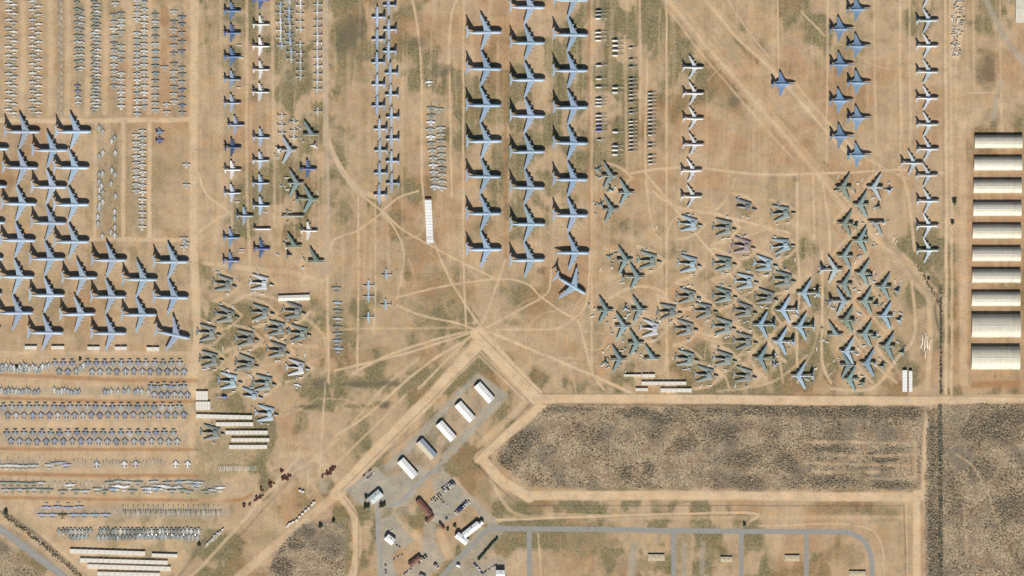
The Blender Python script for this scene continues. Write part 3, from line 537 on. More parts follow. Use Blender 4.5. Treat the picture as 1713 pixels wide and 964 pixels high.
# heavy transport: T tail, high swept wing
L = u(29.5)
fus = MB().tube([(-L, 0, 7.4, .5, .4), (-L + 6, 0, 7.0, 1.6, 1.5), (-L + 15, 0, 6.0, 3.0, 3.1), (-L + 22, 0, 5.6, 3.6, 3.9), (L - 12, 0, 5.6, 3.6, 3.9), (L - 6, 0, 5.5, 3.3, 3.6), (L - 2.2, 0, 5.0, 2.2, 2.5), (L - .4, 0, 4.6, .9, 1.0), (L, 0, 4.5, .2, .2)], n=16)
fus.tube([(-8, 0, 8.4, .5, .3), (-4, 0, 8.7, 2.6, 1.0), (9, 0, 8.8, 2.8, 1.2), (16, 0, 8.3, .5, .3)])
gear(fus, [(L - 7, 0, 2.5), (0, 3.1, 3), (0, -3.1, 3), (-4, 3.1, 3), (-4, -3.1, 3)], .7)
def wing_pair(secs): return [MB().foil([(x, s * y, z, c, t) for (x, y, z, c, t) in secs]) for s in (1, -1)]
wl, wr = wing_pair([(u(12), 1.5, 8.6, u(12.5), 1.3), (u(6.2), u(9.5), 8.4, u(8.2), .9), (u(-4.3), u(29.3), 7.2, u(3), .4)])
fin = MB().fin([(u(-17), 0, 8.2, u(9.5), .9), (u(-24), 0, 18.6, u(5.6), .6)])
fin.tube([(u(-30.5), 0, 18.7, .2, .2), (u(-28), 0, 18.8, .8, .6), (u(-23.5), 0, 18.7, .3, .3)], n=8)
tp = MB().foil([(u(-24.6), .0, 18.9, u(4.6), .4), (u(-29), u(10), 18.6, u(2), .2)]); tp.foil([(u(-24.6), -.0, 18.9, u(4.6), .4), (u(-29), -u(10), 18.6, u(2), .2)])
kit('heavy', [('fuselage', fus, True, 1), ('wing', wl, False, .93), ('wing', wr, False, .93), ('fin', fin, False, .95), ('tailplane', tp, False, 1)] +
    [('engine', engine_mb(u(x), s * u(y), 6.2, 7.4, 1.45), True, .85) for s in (1, -1) for x, y in ((9.3, 10), (5.3, 17.2))] + [('cockpit_window', cockpit(L - 3.4, 1.7, 7.1), False, 1)])
KIT['heavy_no_tail'] = [p for p in KIT['heavy'] if p[0] not in ('tailplane', 'fin')]

# swept jet with low wing (airliner / tanker)
def airliner(name, wr_, hs, lf, fin_h=11.5):
    L = u(lf)
    f = MB().tube([(-L, 0, 4.6, .3, .3), (-L + 5, 0, 4.3, 1.1, 1.2), (-L + 12, 0, 4.0, 1.8, 1.9), (L - 7, 0, 4.0, 1.9, 2.0), (L - 2.5, 0, 3.8, 1.4, 1.5), (L, 0, 3.4, .2, .2)], n=14)
    gear(f, [(L - 5, 0, 2.3), (-1, 2.2, 2.6), (-1, -2.2, 2.6)], .6)
    a_, c_ = wing_pair([(u(7.2), 1.0, 3.0, u(8.6), .9), (u(2.6), u(7), 3.3, u(5.2), .6), (u(-6.0), u(hs), 4.2, u(2.4), .3)])
    fn = MB().fin([(-L + u(7), 0, 5.3, u(5.4), .5), (-L + u(1.8), 0, fin_h, u(2.8), .3)])
    t_ = MB().foil([(-L + u(5.2), .5, 5.0, u(3.6), .3), (-L + u(1.2), u(7), 5.4, u(1.6), .2)]); t_.foil([(-L + u(5.2), -.5, 5.0, u(3.6), .3), (-L + u(1.2), -u(7), 5.4, u(1.6), .2)])
    kit(name, [('fuselage', f, True, 1), ('wing', a_, False, .95), ('wing', c_, False, .95), ('fin', fn, False, 1), ('tailplane', t_, False, .95)] +
        [('engine', engine_mb(u(x), s * u(y), 2.1, 4.6, .85), True, .7) for s in (1, -1) for x, y in ((5.6, 7.0), (1.9, 12.5))] + [('cockpit_window', cockpit(L - 1.8, 1.0, 4.9, .9), False, 1)])
airliner('tanker', 1, 20.5, 19.5); airliner('airliner', 1, 19.2, 18.6)

# swing-wing bomber, blended body
f = MB().tube([(u(-21), 0, 3.4, .3, .3), (u(-14), 0, 3.3, 1.6, 1.3), (u(-4), 0, 3.1, 3.4, 1.4), (u(5), 0, 3.2, 3.0, 1.5), (u(11), 0, 3.4, 1.5, 1.5), (u(17), 0, 3.2, 1.1, 1.2), (u(20), 0, 2.9, .6, .6), (u(21.5), 0, 2.8, .1, .1)], n=14)
gear(f, [(u(13), 0, 2), (u(-2), 2.4, 2), (u(-2), -2.4, 2)], .5)
b1w = [MB().foil([(u(10.5), s * 1.2, 3.3, u(22), 1.4), (u(5), s * u(4), 3.2, u(17.5), 1.0), (u(2.0), s * u(6.5), 3.1, u(10), .7), (u(-5.0), s * u(20.6), 2.9, u(2.2), .25)]) for s in (1, -1)]
fn = MB().fin([(u(-12), 0, 4.0, u(7), .5), (u(-18), 0, 10.4, u(3), .3)])
t_ = MB()
for s in (1, -1): t_.foil([(u(-15.5), s * .3, 5.4, u(4), .3), (u(-19.5), s * u(8.5), 5.4, u(1.6), .2)])
nac = [MB().box(u(-11), u(-1), s * u(3.4) - 1.5, s * u(3.4) + 1.5, 1.3, 2.9, 'paint', (.8, .3)) for s in (1, -1)]
kit('swing', [('fuselage', f, True, 1), ('wing', b1w[0], False, 1), ('wing', b1w[1], False, 1), ('fin', fn, False, .9), ('tailplane', t_, False, 1), ('engine', nac[0], False, .8), ('engine', nac[1], False, .8), ('cockpit_window', cockpit(u(16.5), .8, 4.1, 1.2), False, 1)])

# heavy swept-wing bomber: whole, and with its tail cut off
def bomber(name, xa):
    st = [(u(19), 0, 3.6, .3, .4), (u(17.5), 0, 3.7, 1.1, 1.2), (u(14), 0, 3.9, 1.6, 1.8), (u(-2), 0, 3.9, 1.65, 1.9)]
    st += [(u(-12), 0, 4.1, 1.3, 1.5), (u(-20), 0, 4.4, .7, .9)] if xa < -15 else [(u(xa), 0, 3.9, 1.6, 1.85)]
    f = MB().tube(st, n=14)
    if xa > -15: f.tube([(u(xa) - .05, 0, 3.9, 1.4, 1.6), (u(xa) - .1, 0, 3.9, 1.4, 1.6)], 'dark', 12)
    gear(f, [(u(12), .9, 2.3), (u(12), -.9, 2.3), (u(-6), .9, 2.3), (u(-6), -.9, 2.3)], .55)
    ws = wing_pair([(u(11.0), 1.0, 5.3, u(9.2), 1.1), (u(5.0), u(8), 5.0, u(6.8), .7), (u(-4.0), u(22), 3.9, u(3.2), .3)])
    ps = [('fuselage', f, True, 1), ('wing', ws[0], False, 1), ('wing', ws[1], False, 1)]
    for s in (1, -1):
        for x, y in ((8.8, 7), (3.5, 13)):
            e = MB(); 
            for d in (-.75, .75): e.tube([(u(x) - 3.2, s * u(y) + d, 2.9, .4, .4), (u(x) - .8, s * u(y) + d, 2.9, .75, .75), (u(x) + .8, s * u(y) + d, 2.9, .65, .65)], 'paint', 8)
            e.box(u(x) - 3, u(x) - .5, s * u(y) - .15, s * u(y) + .15, 3.2, 4.7, 'paint'); ps.append(('engine', e, True, .6))
    if xa < -15:
        ps.append(('fin', MB().fin([(u(-12.5), 0, 5.2, u(6), .5), (u(-16.5), 0, 12.0, u(3.2), .3)]), False, .9))
        t_ = MB()
        for s in (1, -1): t_.foil([(u(-15), s * .5, 4.9, u(4), .3), (u(-18.5), s * u(7), 5.0, u(1.8), .2)])
        ps.append(('tailplane', t_, False, 1))
    ps.append(('cockpit_window', cockpit(u(17), .8, 4.9, .9), False, 1)); kit(name, ps)
bomber('bomber', -20); bomber('bomber_cut', -9)
# the same, with one wing gone
KIT['bomber_one_wing'] = [p for i, p in enumerate(KIT['bomber_cut']) if i not in (2,) and not (p[0] == 'engine' and i >= 5)]
KIT['bomber_fuselage'] = [KIT['bomber'][0], KIT['bomber'][-1]]
# cut tail section lying on the ground: pieces for wrecks
def mk(mb, n_, s=False): return mb.mesh(n_, s)
tail_mb = MB().tube([(u(5), 0, 1.5, 1.3, 1.5), (u(-1), 0, 1.6, 1.0, 1.2), (u(-5), 0, 1.6, .5, .6)], n=12).tube([(u(5) + .02, 0, 1.5, 1.1, 1.3), (u(5) + .08, 0, 1.5, 1.1, 1.3)], 'dark', 12)
tail_pl = MB()
for s in (1, -1): tail_pl.foil([(u(1), s * .5, 2.0, u(4), .3), (u(-3), s * u(6.5), 2.1, u(1.8), .2)])
tail_fin = MB().fin([(u(3), 0, 2.6, u(6), .4), (u(-1.5), 0, 8.6, u(3), .3)])
KIT['cut_tail'] = [('fuselage_stub', mk(tail_mb, 'fuselage_stub', True), 1), ('tailplane', mk(tail_pl, 'tailplane'), 1), ('fin', mk(tail_fin, 'fin'), .9)]
KIT['cut_tail_flat'] = KIT['cut_tail'][:2]
W_NOSE = MB().tube([(-u(3.6), 0, 1.9, 1.55, 1.75), (u(0), 0, 1.9, 1.5, 1.7), (u(2.8), 0, 1.7, 1.1, 1.2), (u(4.2), 0, 1.5, .3, .3)], n=12).tube([(-u(3.7), 0, 1.9, 1.35, 1.5), (-u(3.65), 0, 1.9, 1.35, 1.5)], 'dark', 12).mesh('cut_nose', True)
W_NWIN = cockpit(u(2.6), .8, 2.7, .9).mesh('cockpit_window')
W_BODY = MB().tube([(-u(12), 0, 2.0, 1.2, 1.3), (-u(5), 0, 2.9, 1.8, 2.0), (u(10.5), 0, 2.9, 1.9, 2.1)], n=12).tube([(u(10.5), 0, 2.9, 1.6, 1.8), (u(10.56), 0, 2.9, 1.6, 1.8)], 'dark', 12).box(-u(4), -u(3), -1.2, 1.2, 0, 1.2, 'concrete').box(u(6), u(7), -1.2, 1.2, 0, 1.2, 'concrete').mesh('cut_fuselage', True)
W_BOX = MB().foil([(u(9), -u(4.4), 4.3, u(6.5), .9), (u(10), 0, 4.7, u(8), 1.1), (u(9), u(4.4), 4.3, u(6.5), .9)]).mesh('wing_box')
def cutwing(s):
    return MB().foil([(u(12.5), 0, 1.3, u(2), .2), (u(11), 0, 1.5, u(2), .3)]).mesh('x') if False else None
# a wing panel lying flat: root at +x, tip at -x
def wing_panel(L_, c0, c1, t0, side):
    mb = MB(); rs_ = []
    for (x, c, t, sw) in ((L_ / 2, c0, t0, 0), (0, (c0 + c1) / 2, t0 * .7, .6 * side), (-L_ / 2, c1, t0 * .35, 1.2 * side)):
        z = 2.2; rs_.append([(x, sw + c / 2, z), (x, sw + c * .2, z + .5 * t), (x, sw - c * .2, z + .45 * t), (x, sw - c / 2, z), (x, sw - c * .2, z - .4 * t), (x, sw + c * .2, z - .4 * t)])
    mb.rings(rs_, 'paint'); 
    for xx in (-L_ * .35, 0, L_ * .35): mb.box(xx - .3, xx + .3, -.8, .8, 0, 2.0, 'concrete')
    return mb.mesh('cut_wing')
W_WING = [wing_panel(u(28), u(9.5), u(2.6), 1.9, 1), wing_panel(u(27), u(8.8), u(2.6), 1.8, -1)]
W_STUB = MB().box(-.6, .6, -.5, .5, .3, 3.2, 'paint', (.2, .1)).mesh('engine_pylon')
W_COWL = MB().tube([(-u(3.2), 0, .8, .6, .6), (-u(1), 0, .9, .85, .85), (u(2.6), 0, .9, .8, .8)], 'paint', 10).mesh('engine_cowl', True)

# patrol turboprop
L = u(16)
f = MB().tube([(-L, 0, 3.6, .15, .2), (-L + 6, 0, 3.4, .8, .9), (-L + 13, 0, 3.0, 1.6, 1.7), (L - 6, 0, 3.0, 1.7, 1.8), (L - 2, 0, 2.8, 1.2, 1.3), (L, 0, 2.5, .2, .2)], n=12)
gear(f, [(L - 4, 0, 2), (2, 3.8, 2.2), (2, -3.8, 2.2)], .5)
a_, c_ = wing_pair([(u(4), .8, 2.4, u(7.5), .9), (u(-.8), u(15.2), 3.0, u(2.8), .3)])
fn = MB().fin([(-L + u(7.5), 0, 4.0, u(4.6), .4), (-L + u(4.4), 0, 9.6, u(2.4), .25)])
t_ = MB()
for s in (1, -1): t_.foil([(-L + u(6), s * .3, 3.9, u(3), .3), (-L + u(5.2), s * u(6), 4.1, u(1.8), .2)])
kit('patrol', [('fuselage', f, True, 1), ('wing', a_, False, .95), ('wing', c_, False, .95), ('fin', fn, False, .95), ('tailplane', t_, False, .95)] +
    [('engine', prop_mb(u(x), s * u(y), 3.2, 4.6, .65, 2.0), True, .8) for s in (1, -1) for x, y in ((5.3, 4.4), (4.2, 8.6))] + [('cockpit_window', cockpit(L - 1.6, .9, 3.9, .8), False, 1)])
# cargo turboprop with straight high wing
L = u(12.3)
f = MB().tube([(-L, 0, 4.6, .3, .3), (-L + 4, 0, 3.9, 1.2, 1.2), (-L + 9, 0, 2.9, 2.0, 2.1), (L - 5, 0, 2.8, 2.1, 2.2), (L - 2, 0, 2.7, 1.6, 1.7), (L, 0, 2.2, .3, .3)], n=12)
gear(f, [(L - 3.5, 0, 1.5), (0, 1.9, 1.5), (0, -1.9, 1.5)], .5)
a_, c_ = wing_pair([(u(4.4), .8, 4.9, u(4.6), .8), (u(4.0), u(7), 4.9, u(4.2), .6), (u(2.8), u(17.2), 5.2, u(2.4), .3)])
fn = MB().fin([(-L + u(5.6), 0, 4.8, u(4.6), .4), (-L + u(2.6), 0, 11.0, u(2.4), .25)])
t_ = MB()
for s in (1, -1): t_.foil([(-L + u(4), s * .3, 5.0, u(3.4), .3), (-L + u(3.4), s * u(6.8), 5.0, u(1.8), .2)])
kit('cargo', [('fuselage', f, True, 1), ('wing', a_, False, 1), ('wing', c_, False, 1), ('fin', fn, False, .95), ('tailplane', t_, False, .95)] +
    [('engine', prop_mb(u(x), s * u(y), 4.4, 4.0, .6, 2.0), True, .8) for s in (1, -1) for x, y in ((6.4, 4.6), (6.2, 9.2))] + [('cockpit_window', cockpit(L - 1.8, 1.0, 3.9, .8), False, 1)])

# ---- small aircraft: one mesh each (they show only a few pixels)
def small(kind, hs, hl, chord=2.4, sweep=1.2):
    mb = MB(); L = u(hl)
    mb.tube([(-L, 0, 1.9, .15, .2), (-L * .5, 0, 1.8, .6, .65), (L * .3, 0, 1.8, .8, .85), (L * .75, 0, 1.7, .5, .55), (L, 0, 1.5, .1, .1)], 'paint', 8)
    mb.tube([(L * .2, 0, 2.4, .25, .1), (L * .42, 0, 2.55, .4, .4), (L * .6, 0, 2.2, .2, .1)], 'glass', 6)
    for s in (1, -1):
        mb.foil([(u(1 + sweep * .4), s * .4, 1.6, u(chord), .35), (u(1 - sweep), s * u(hs), 1.8, u(chord * .55), .15)])
        mb.foil([(-L + u(2), s * .2, 2.1, u(1.5), .2), (-L + u(1.2), s * u(hs * .42), 2.1, u(1), .12)])
        if kind == 'prop': mb.tube([(u(-1), s * u(hs * .33), 1.9, .3, .3), (u(2), s * u(hs * .33), 1.9, .5, .5), (u(3), s * u(hs * .33), 1.9, .2, .2)], 'paint', 6)
        if kind == 'pods': mb.tube([(-L * .75, s * 1.4, 2.6, .5, .5), (-L * .25, s * 1.4, 2.7, .75, .75)], 'paint', 6)
    if kind == 'twin':
        for s in (1, -1): mb.fin([(-L + u(3), s * .9, 2.2, u(2), .15), (-L + u(1.6), s * 1.1, 4.8, u(1), .1)])
    else: mb.fin([(-L + u(2.6), 0, 2.2, u(2.2), .2), (-L + u(1), 0, 4.8, u(1.2), .12)])
    for (x, y) in ((L * .5, 0), (-.5, 1.2), (-.5, -1.2)): mb.box(x - .25, x + .25, y - .12, y + .12, 0, 1.5, 'tyre')
    return mb.mesh('small_aircraft')
SM = {'trainer': small('jet', 6.4, 7.2, 3.0, .8), 'patrol_small': small('pods', 6.8, 7.0, 3.3, .8), 'prop': small('prop', 7.4, 8.0, 2.9, .3), 'prop_mid': small('prop', 9.5, 10.5, 3.6, .3), 'prop_wide': small('prop', 8.4, 7.4, 3.1, .2), 'naval': small('pods', 7.6, 7.0, 4.4, 1.2), 'jet': small('jet', 5.8, 6.4, 3.2, 1.6)}
def fighter(hs, hl, k=1.0):
    mb = MB(); L = u(hl)
    mb.tube([(-L, 0, 1.9, .9, .5), (-L * .3, 0, 1.9, 1.25, .75), (L * .3, 0, 2.0, .85, .7), (L * .7, 0, 2.0, .45, .45), (L, 0, 1.9, .06, .06)], 'paint', 8)
    mb.tube([(L * .25, 0, 2.6, .2, .1), (L * .45, 0, 2.8, .4, .4), (L * .62, 0, 2.4, .15, .1)], 'glass', 6)
    for s in (1, -1):
        mb.foil([(u(3.2), s * .6, 1.9, u(7.6), .3), (u(-1.8), s * u(hs), 1.9, u(2.2), .1)], 'paint2')
        mb.foil([(-L + u(2.4), s * .6, 1.9, u(2.6), .2), (-L + u(.4), s * u(hs * .62), 1.9, u(1.1), .1)], 'paint2')
        mb.fin([(-L + u(3.6), s * .9, 2.3, u(2.6), .15), (-L + u(1.6), s * 1.1, 5.0, u(1.2), .1)])
    mb.tube([(-L - .03, 0, 1.9, .7, .4), (-L, 0, 1.9, .7, .4)], 'dark', 8)
    for (x, y) in ((L * .45, 0), (-1, 1.1), (-1, -1.1)): mb.box(x - .25, x + .25, y - .12, y + .12, 0, 1.5, 'tyre')
    return mb.mesh('fighter_jet')
SM['fighter'] = fighter(5.9, 8.6); SM['fighter_slim'] = fighter(3.5, 6.8); SM['fighter_big'] = fighter(5.8, 8.2)
def heli(hl, r, blades=True):
    mb = MB(); L = u(hl)
    mb.tube([(-L, 0, 2.4, .12, .15), (-L * .1, 0, 2.1, .4, .5), (L * .05, 0, 1.7, r, r * .95), (L * .7, 0, 1.6, r, r * .95), (L * .95, 0, 1.4, r * .6, r * .6), (L, 0, 1.2, .1, .1)], 'paint', 10)
    mb.box(L * .78, L * .96, -r * .6, r * .6, 1.7, 2.3, 'glass', (.2, .2))
    mb.box(L * .1, L * .55, -.5, .5, 1.7 + r * .8, 2.1 + r, 'paint', (.4, .15))
    mb.fin([(-L + 1.4, 0, 2.3, 1.5, .15), (-L + .4, 0, 4.0, .8, .1)]); mb.foil([(-L + 1.6, .1, 2.5, .8, .1), (-L + 1.6, 1.5, 2.5, .6, .08)]); mb.foil([(-L + 1.6, -.1, 2.5, .8, .1), (-L + 1.6, -1.5, 2.5, .6, .08)])
    z = 2.4 + r
    for dy in (-.35, .35): mb.box(-L * .85, L * .32, dy - .14, dy + .14, z, z + .08, 'metal')      # folded blades
    mb.box(L * .25, L * .4, -.3, .3, z - .5, z + .1, 'dark')
    for (x, y) in ((L * .7, 0), (0, r), (0, -r)): mb.box(x - .25, x + .25, y - .12, y + .12, 0, 1.2, 'tyre')
    return mb.mesh('helicopter')
SM['heli'] = heli(10, 2.0); SM['heli_small'] = heli(7.4, 1.45); SM['heli_wide'] = heli(9.6, 2.5)
# wingless airframe: fuselage only
SM['hull'] = MB().tube([(-u(5), 0, 1.2, .2, .2), (-u(2), 0, 1.2, .6, .65), (u(3), 0, 1.2, .75, .8), (u(5), 0, 1.1, .1, .1)], 'paint', 8).fin([(-u(3), 0, 1.6, u(1.8), .15), (-u(4), 0, 3.4, u(1), .1)]).mesh('stripped_hull', True)

TALL = {'swing': 1.5, 'bomber': 1.2, 'bomber_cut': 1.2, 'bomber_one_wing': 1.2, 'patrol': 1.2, 'cargo': 1.1, 'tanker': 1.15, 'airliner': 1.1}
def place_kit(kitname, name, px, py, ang, col, label, cat, group, jit=0.0):
    k0 = rnd.uniform(.88, 1.14); col = (col[0] * k0 * rnd.uniform(.97, 1.08), col[1] * k0, col[2] * k0 * rnd.uniform(.94, 1.02))
    root = bpy.data.objects.new(name, None); C.objects.link(root); root.empty_display_size = 5; ang += rnd.uniform(-1.2, 1.2); px += rnd.uniform(-.5, .5)
    root.location = (wx(px), wy(py), 0); root.rotation_euler = (0, 0, R(ang))
    tag(root, label, cat, group); root.scale = (1, 1, TALL.get(kitname, 1))      # stretched upward so the cast shadows come out larger
    for (n_, me_, f_) in KIT[kitname]:
        j = 1 + rnd.uniform(-.05, .05)
        put(n_, me_, root, col=tuple(min(1, c * f_ * j) for c in col))
    return root
def place_small(key, name, px, py, ang, col, label, cat, group):
    j = rnd.uniform(.85, 1.15); o = put(name, SM[key], None, (wx(px), wy(py), 0), R(ang), tuple(min(1, c * j) for c in col)); return tag(o, label, cat, group)

BLUE = (.31, .41, .53); LBLUE = (.34, .43, .54); PALE = (.66, .68, .70); WHITE = (.74, .74, .73); NAVY = (.065, .105, .22); SLATE = (.16, .24, .40); GREEN = (.20, .255, .215); GGREY = (.27, .30, .29); TEAL = (.22, .30, .30)

# ------------------------------------------------------------------ heavy transports
blocks = [('left column of the central transport block', 810, [55, 116, 177, 237, 296, 358, 418]),
          ('middle column of the central transport block', 883, [13, 72.6, 134.4, 195, 254.7, 314.5, 375.7, 435.6]),
          ('right column of the central transport block', 955, [1, 59, 119, 180.5, 240, 301, 361])]
for place, x, ys in blocks:
    for i, y in enumerate(ys):
        place_kit('heavy', 'transport_jet', x, y - .3, 0, BLUE, f'pale blue four-engined transport jet, {nth(i + 1)} from top, {place}', 'jet', 'heavy transport jets parked in columns')
place_kit('heavy_no_tail', 'transport_jet', 957, 423, 0, BLUE, 'blue transport jet without its tail, bottom of the right central transport column', 'jet', 'heavy transport jets parked in columns')
place_kit('heavy', 'transport_jet', 954.5, 477, -32, BLUE, 'blue transport jet parked askew, nose pointing down right, below the central transport columns', 'jet', 'heavy transport jets parked in columns')
left = {'far left edge column': [(-14, 249), (-17, 312), (-20, 373), (-23, 433), (-25, 492), (-28, 551)],
        'first full column from left': [(38, 221), (36, 281), (33, 341.5), (31, 402.4), (29, 463.6), (27, 524)],
        'second full column from left': [(85, 252), (84, 313.5), (83, 373.6), (81, 433.5), (80, 494.5), (78, 557)],
        'third full column from left': [(123.5, 221), (121, 281), (121, 343), (121, 405), (135, 465), (131, 526)],
        'fourth full column from left': [(183.5, 435.6), (182.5, 497), (182.5, 558)],
        'fifth full column from left': [(235, 468), (234, 527)], 'rightmost column': [(287, 438.7), (287, 498)]}
for place, pts in left.items():
    for i, (x, y) in enumerate(pts):
        place_kit('heavy', 'transport_jet', x, y - .3, 0, LBLUE, f'light blue transport jet, {nth(i + 1)} from top, {place}, western transport block', 'jet', 'heavy transport jets in the western block')
place_kit('heavy', 'transport_jet', 290, 560, -13, LBLUE, 'light blue transport jet turned slightly clockwise at the bottom right of the western transport block', 'jet', 'heavy transport jets in the western block')

# ------------------------------------------------------------------ tankers, airliners, swing-wing bombers
for i, (x, y) in enumerate([(1551, -7), (1551, 35), (1551, 77.7), (1551, 121), (1551.5, 165), (1552, 209), (1552, 250), (1551, 294), (1552, 337), (1552, 378.5), (1552, 419.5)]):
    place_kit('tanker', 'tanker_jet', x, y, 0, (.49, .55, .59), f'pale grey four-engined tanker jet, {nth(i + 1)} from top in the column left of the hangars', 'jet', 'tanker jets in a single column')
place_kit('tanker', 'tanker_jet', 1526, 273.5, 0, (.49, .55, .59), 'pale grey tanker jet standing alone to the left of the tanker column', 'jet', 'tanker jets in a single column')
for i, (x, y) in enumerate([(1160, 113.5), (1160, 157), (1160, 199), (1160, 242.5), (1157, 286), (1157, 329.5)]):
    place_kit('airliner', 'airliner', x, y, 0, (.60, .63, .66), f'white four-engined airliner, {nth(i + 1)} from top in the white column right of centre', 'airliner', 'white airliners in a single column')
for i, (x, y) in enumerate([(1436, 16), (1436, 77.7), (1437, 138.7), (1437, 198), (1437, 260)]):
    place_kit('swing', 'swept_bomber', x, y, 0, (.17, .26, .37), f'dark blue slender bomber, {nth(i + 1)} from top in the right dark bomber column', 'bomber', 'dark slender bombers in two staggered columns')
for i, (x, y) in enumerate([(1408, 49), (1408, 108.5), (1408, 169), (1408, 228.5)]):
    place_kit('swing', 'swept_bomber', x, y, 0, (.16, .25, .38), f'dark blue slender bomber, {nth(i + 1)} from top in the left dark bomber column', 'bomber', 'dark slender bombers in two staggered columns')
place_kit('swing', 'swept_bomber', 1310.5, 141, 0, (.14, .22, .34), 'dark blue slender bomber standing alone on open ground left of the dark bomber columns', 'bomber', 'dark slender bombers in two staggered columns')

# ------------------------------------------------------------------ turboprops
pc = [(388, -19, NAVY), (388, 18.7, (.11, .20, .38)), (388, 55.6, (.09, .15, .32)), (388, 95.4, (.13, .24, .44)), (388, 133.5, (.28, .38, .54)), (388, 173, (.38, .47, .60)), (394, 209.7, (.30, .36, .48)), (389, 247, NAVY), (389, 284.5, PALE), (389, 323.5, (.5, .56, .64)), (409, 361.5, LBLUE), (386.5, 398, (.22, .34, .52)), (386.5, 436.5, SLATE)]
for i, (x, y, c) in enumerate(pc):
    w_ = 'dark blue' if c[2] < .5 and c[0] < .2 else 'pale grey'
    place_kit('patrol', 'patrol_plane', x, y, 0, c, f'{w_} four-engined patrol plane, {nth(i + 1)} from top in its left column', 'propeller plane', 'patrol planes in two columns')
pc = [(436, 1, (.10, .17, .36)), (436, 41.5, WHITE), (436, 78, WHITE), (436, 117, WHITE), (436, 154.6, PALE), (436, 230.5, LBLUE), (436, 269, (.45, .55, .66)), (436, 307, LBLUE), (436, 344.6, (.42, .50, .62)), (437, 416.5, (.10, .16, .34))]
for i, (x, y, c) in enumerate(pc):
    w_ = 'dark blue' if c[0] < .2 else ('white' if c[0] > .7 else 'pale grey')
    place_kit('patrol', 'patrol_plane', x, y, 0, c, f'{w_} four-engined patrol plane, {nth(i + 1)} from top in its right column', 'propeller plane', 'patrol planes in two columns')
place_kit('patrol', 'patrol_plane', 515, 283, 0, (.09, .15, .30), 'dark blue patrol plane among green bombers just left of the paved north road', 'propeller plane', 'patrol planes in two columns')
place_kit('patrol', 'patrol_plane', 516, 386.5, 0, PALE, 'white patrol plane standing among cut up bombers near the north road', 'propeller plane', 'patrol planes in two columns')
KIT['patrol_hull'] = [KIT['patrol'][0], KIT['patrol'][3], KIT['patrol'][-1]]
place_kit('patrol_hull', 'patrol_plane_fuselage', 438, 383.5, 0, PALE, 'wingless pale patrol plane fuselage between two winged ones', 'fuselage', None)
for x, ys, place in ((633, [29, 66.4, 104.8, 142, 177.4], 'left'), (637, [216, 252, 289.6, 326], 'left'), (652, [9.3, 49.8, 86], 'right'), (655, [122.4, 159], 'right'), (657, [196, 232.5, 270, 307], 'right')):
    for y in ys:
        n0 = {29: 1, 216: 6, 9.3: 1, 122.4: 4, 196: 6}[ys[0]]; i = ys.index(y) + n0
        place_kit('cargo', 'cargo_plane', x, y, 180, LBLUE, f'light blue straight-winged cargo plane facing west, {nth(i)} from top in its {place} column', 'cargo plane', 'cargo turboprops in two tight columns')

# ------------------------------------------------------------------ swept bombers
def bombers(lst, where, group):
    cols = {}
    for (cl, nx, y, ang, kind, c) in lst: cols.setdefault(cl, []).append((nx, y, ang, kind, c))
    for cl, rows in cols.items():
        rows.sort(key=lambda r: r[1])
        for i, (nx, y, ang, kind, c) in enumerate(rows):
            cx = nx - 19 if ang == 0 else nx + 19
            face = 'east' if ang == 0 else 'west'; cw = 'blue' if c[2] > c[1] * 1.15 else 'green'
            cw = {'bomber': '', 'bomber_cut': 'tailless ', 'bomber_one_wing': 'one-winged ', 'bomber_fuselage': 'wingless '}[kind] + cw
            place_kit(kind, 'bomber', cx, y, ang + rnd.uniform(-1, 1), (lambda k_: tuple(v * k_ for v in c))(rnd.uniform(.92, 1.1)), f'{cw} bomber facing {face}, {nth(i + 1)} from top, {cl}, {where}', 'bomber', group)
BB = (.29, .40, .49)
E, K, O = 'bomber', 'bomber_cut', 'bomber_one_wing'
lst = [('left column', 1396, 314, 180, K, GREEN), ('middle column', 1448, 314, 180, K, (.41, .50, .55)), ('middle column', 1425.5, 343, 180, K, TEAL), ('left column', 1399.6, 375, 180, K, GREEN), ('right column', 1451, 373, 180, O, GGREY),
       ('middle column', 1424.5, 403, 180, K, TEAL), ('left column', 1398.5, 429, 180, K, TEAL), ('middle column', 1428.6, 458, 180, K, TEAL), ('right column', 1463, 480.6, 180, K, TEAL), ('left column', 1398.5, 476.5, 180, K, TEAL),
       ('left column', 1410, 452, 0, E, (.43, .52, .56)), ('left column', 1424.5, 504.5, 0, E, (.33, .43, .50)), ('middle column', 1433, 504.5, 180, K, TEAL), ('right column', 1465, 529, 180, K, BB), ('left column', 1401.6, 535.6, 180, K, GREEN),
       ('middle column', 1433, 559.5, 180, K, TEAL), ('left column', 1412, 561, 0, O, TEAL), ('right column', 1470, 580, 180, K, TEAL), ('left column', 1403, 588, 180, K, (.36, .46, .56)), ('left column', 1433, 611, 0, K, TEAL),
       ('middle column', 1437, 608, 180, K, (.26, .36, .45)), ('left column', 1407, 635, 180, K, TEAL)]
bombers(lst, 'eastern bomber cluster', 'swept bombers in the eastern cluster')
bombers([('only column', 1322, 629, 180, E, BB), ('only column', 1331, 491, 180, E, BB), ('only column', 1296, 519, 180, E, BB), ('only column', 1259, 544, 180, E, BB), ('only column', 1324, 547, 180, E, BB), ('only column', 1290, 572, 180, E, BB), ('only column', 1258, 600, 180, E, TEAL)], 'blue bomber group', 'blue bombers facing west')
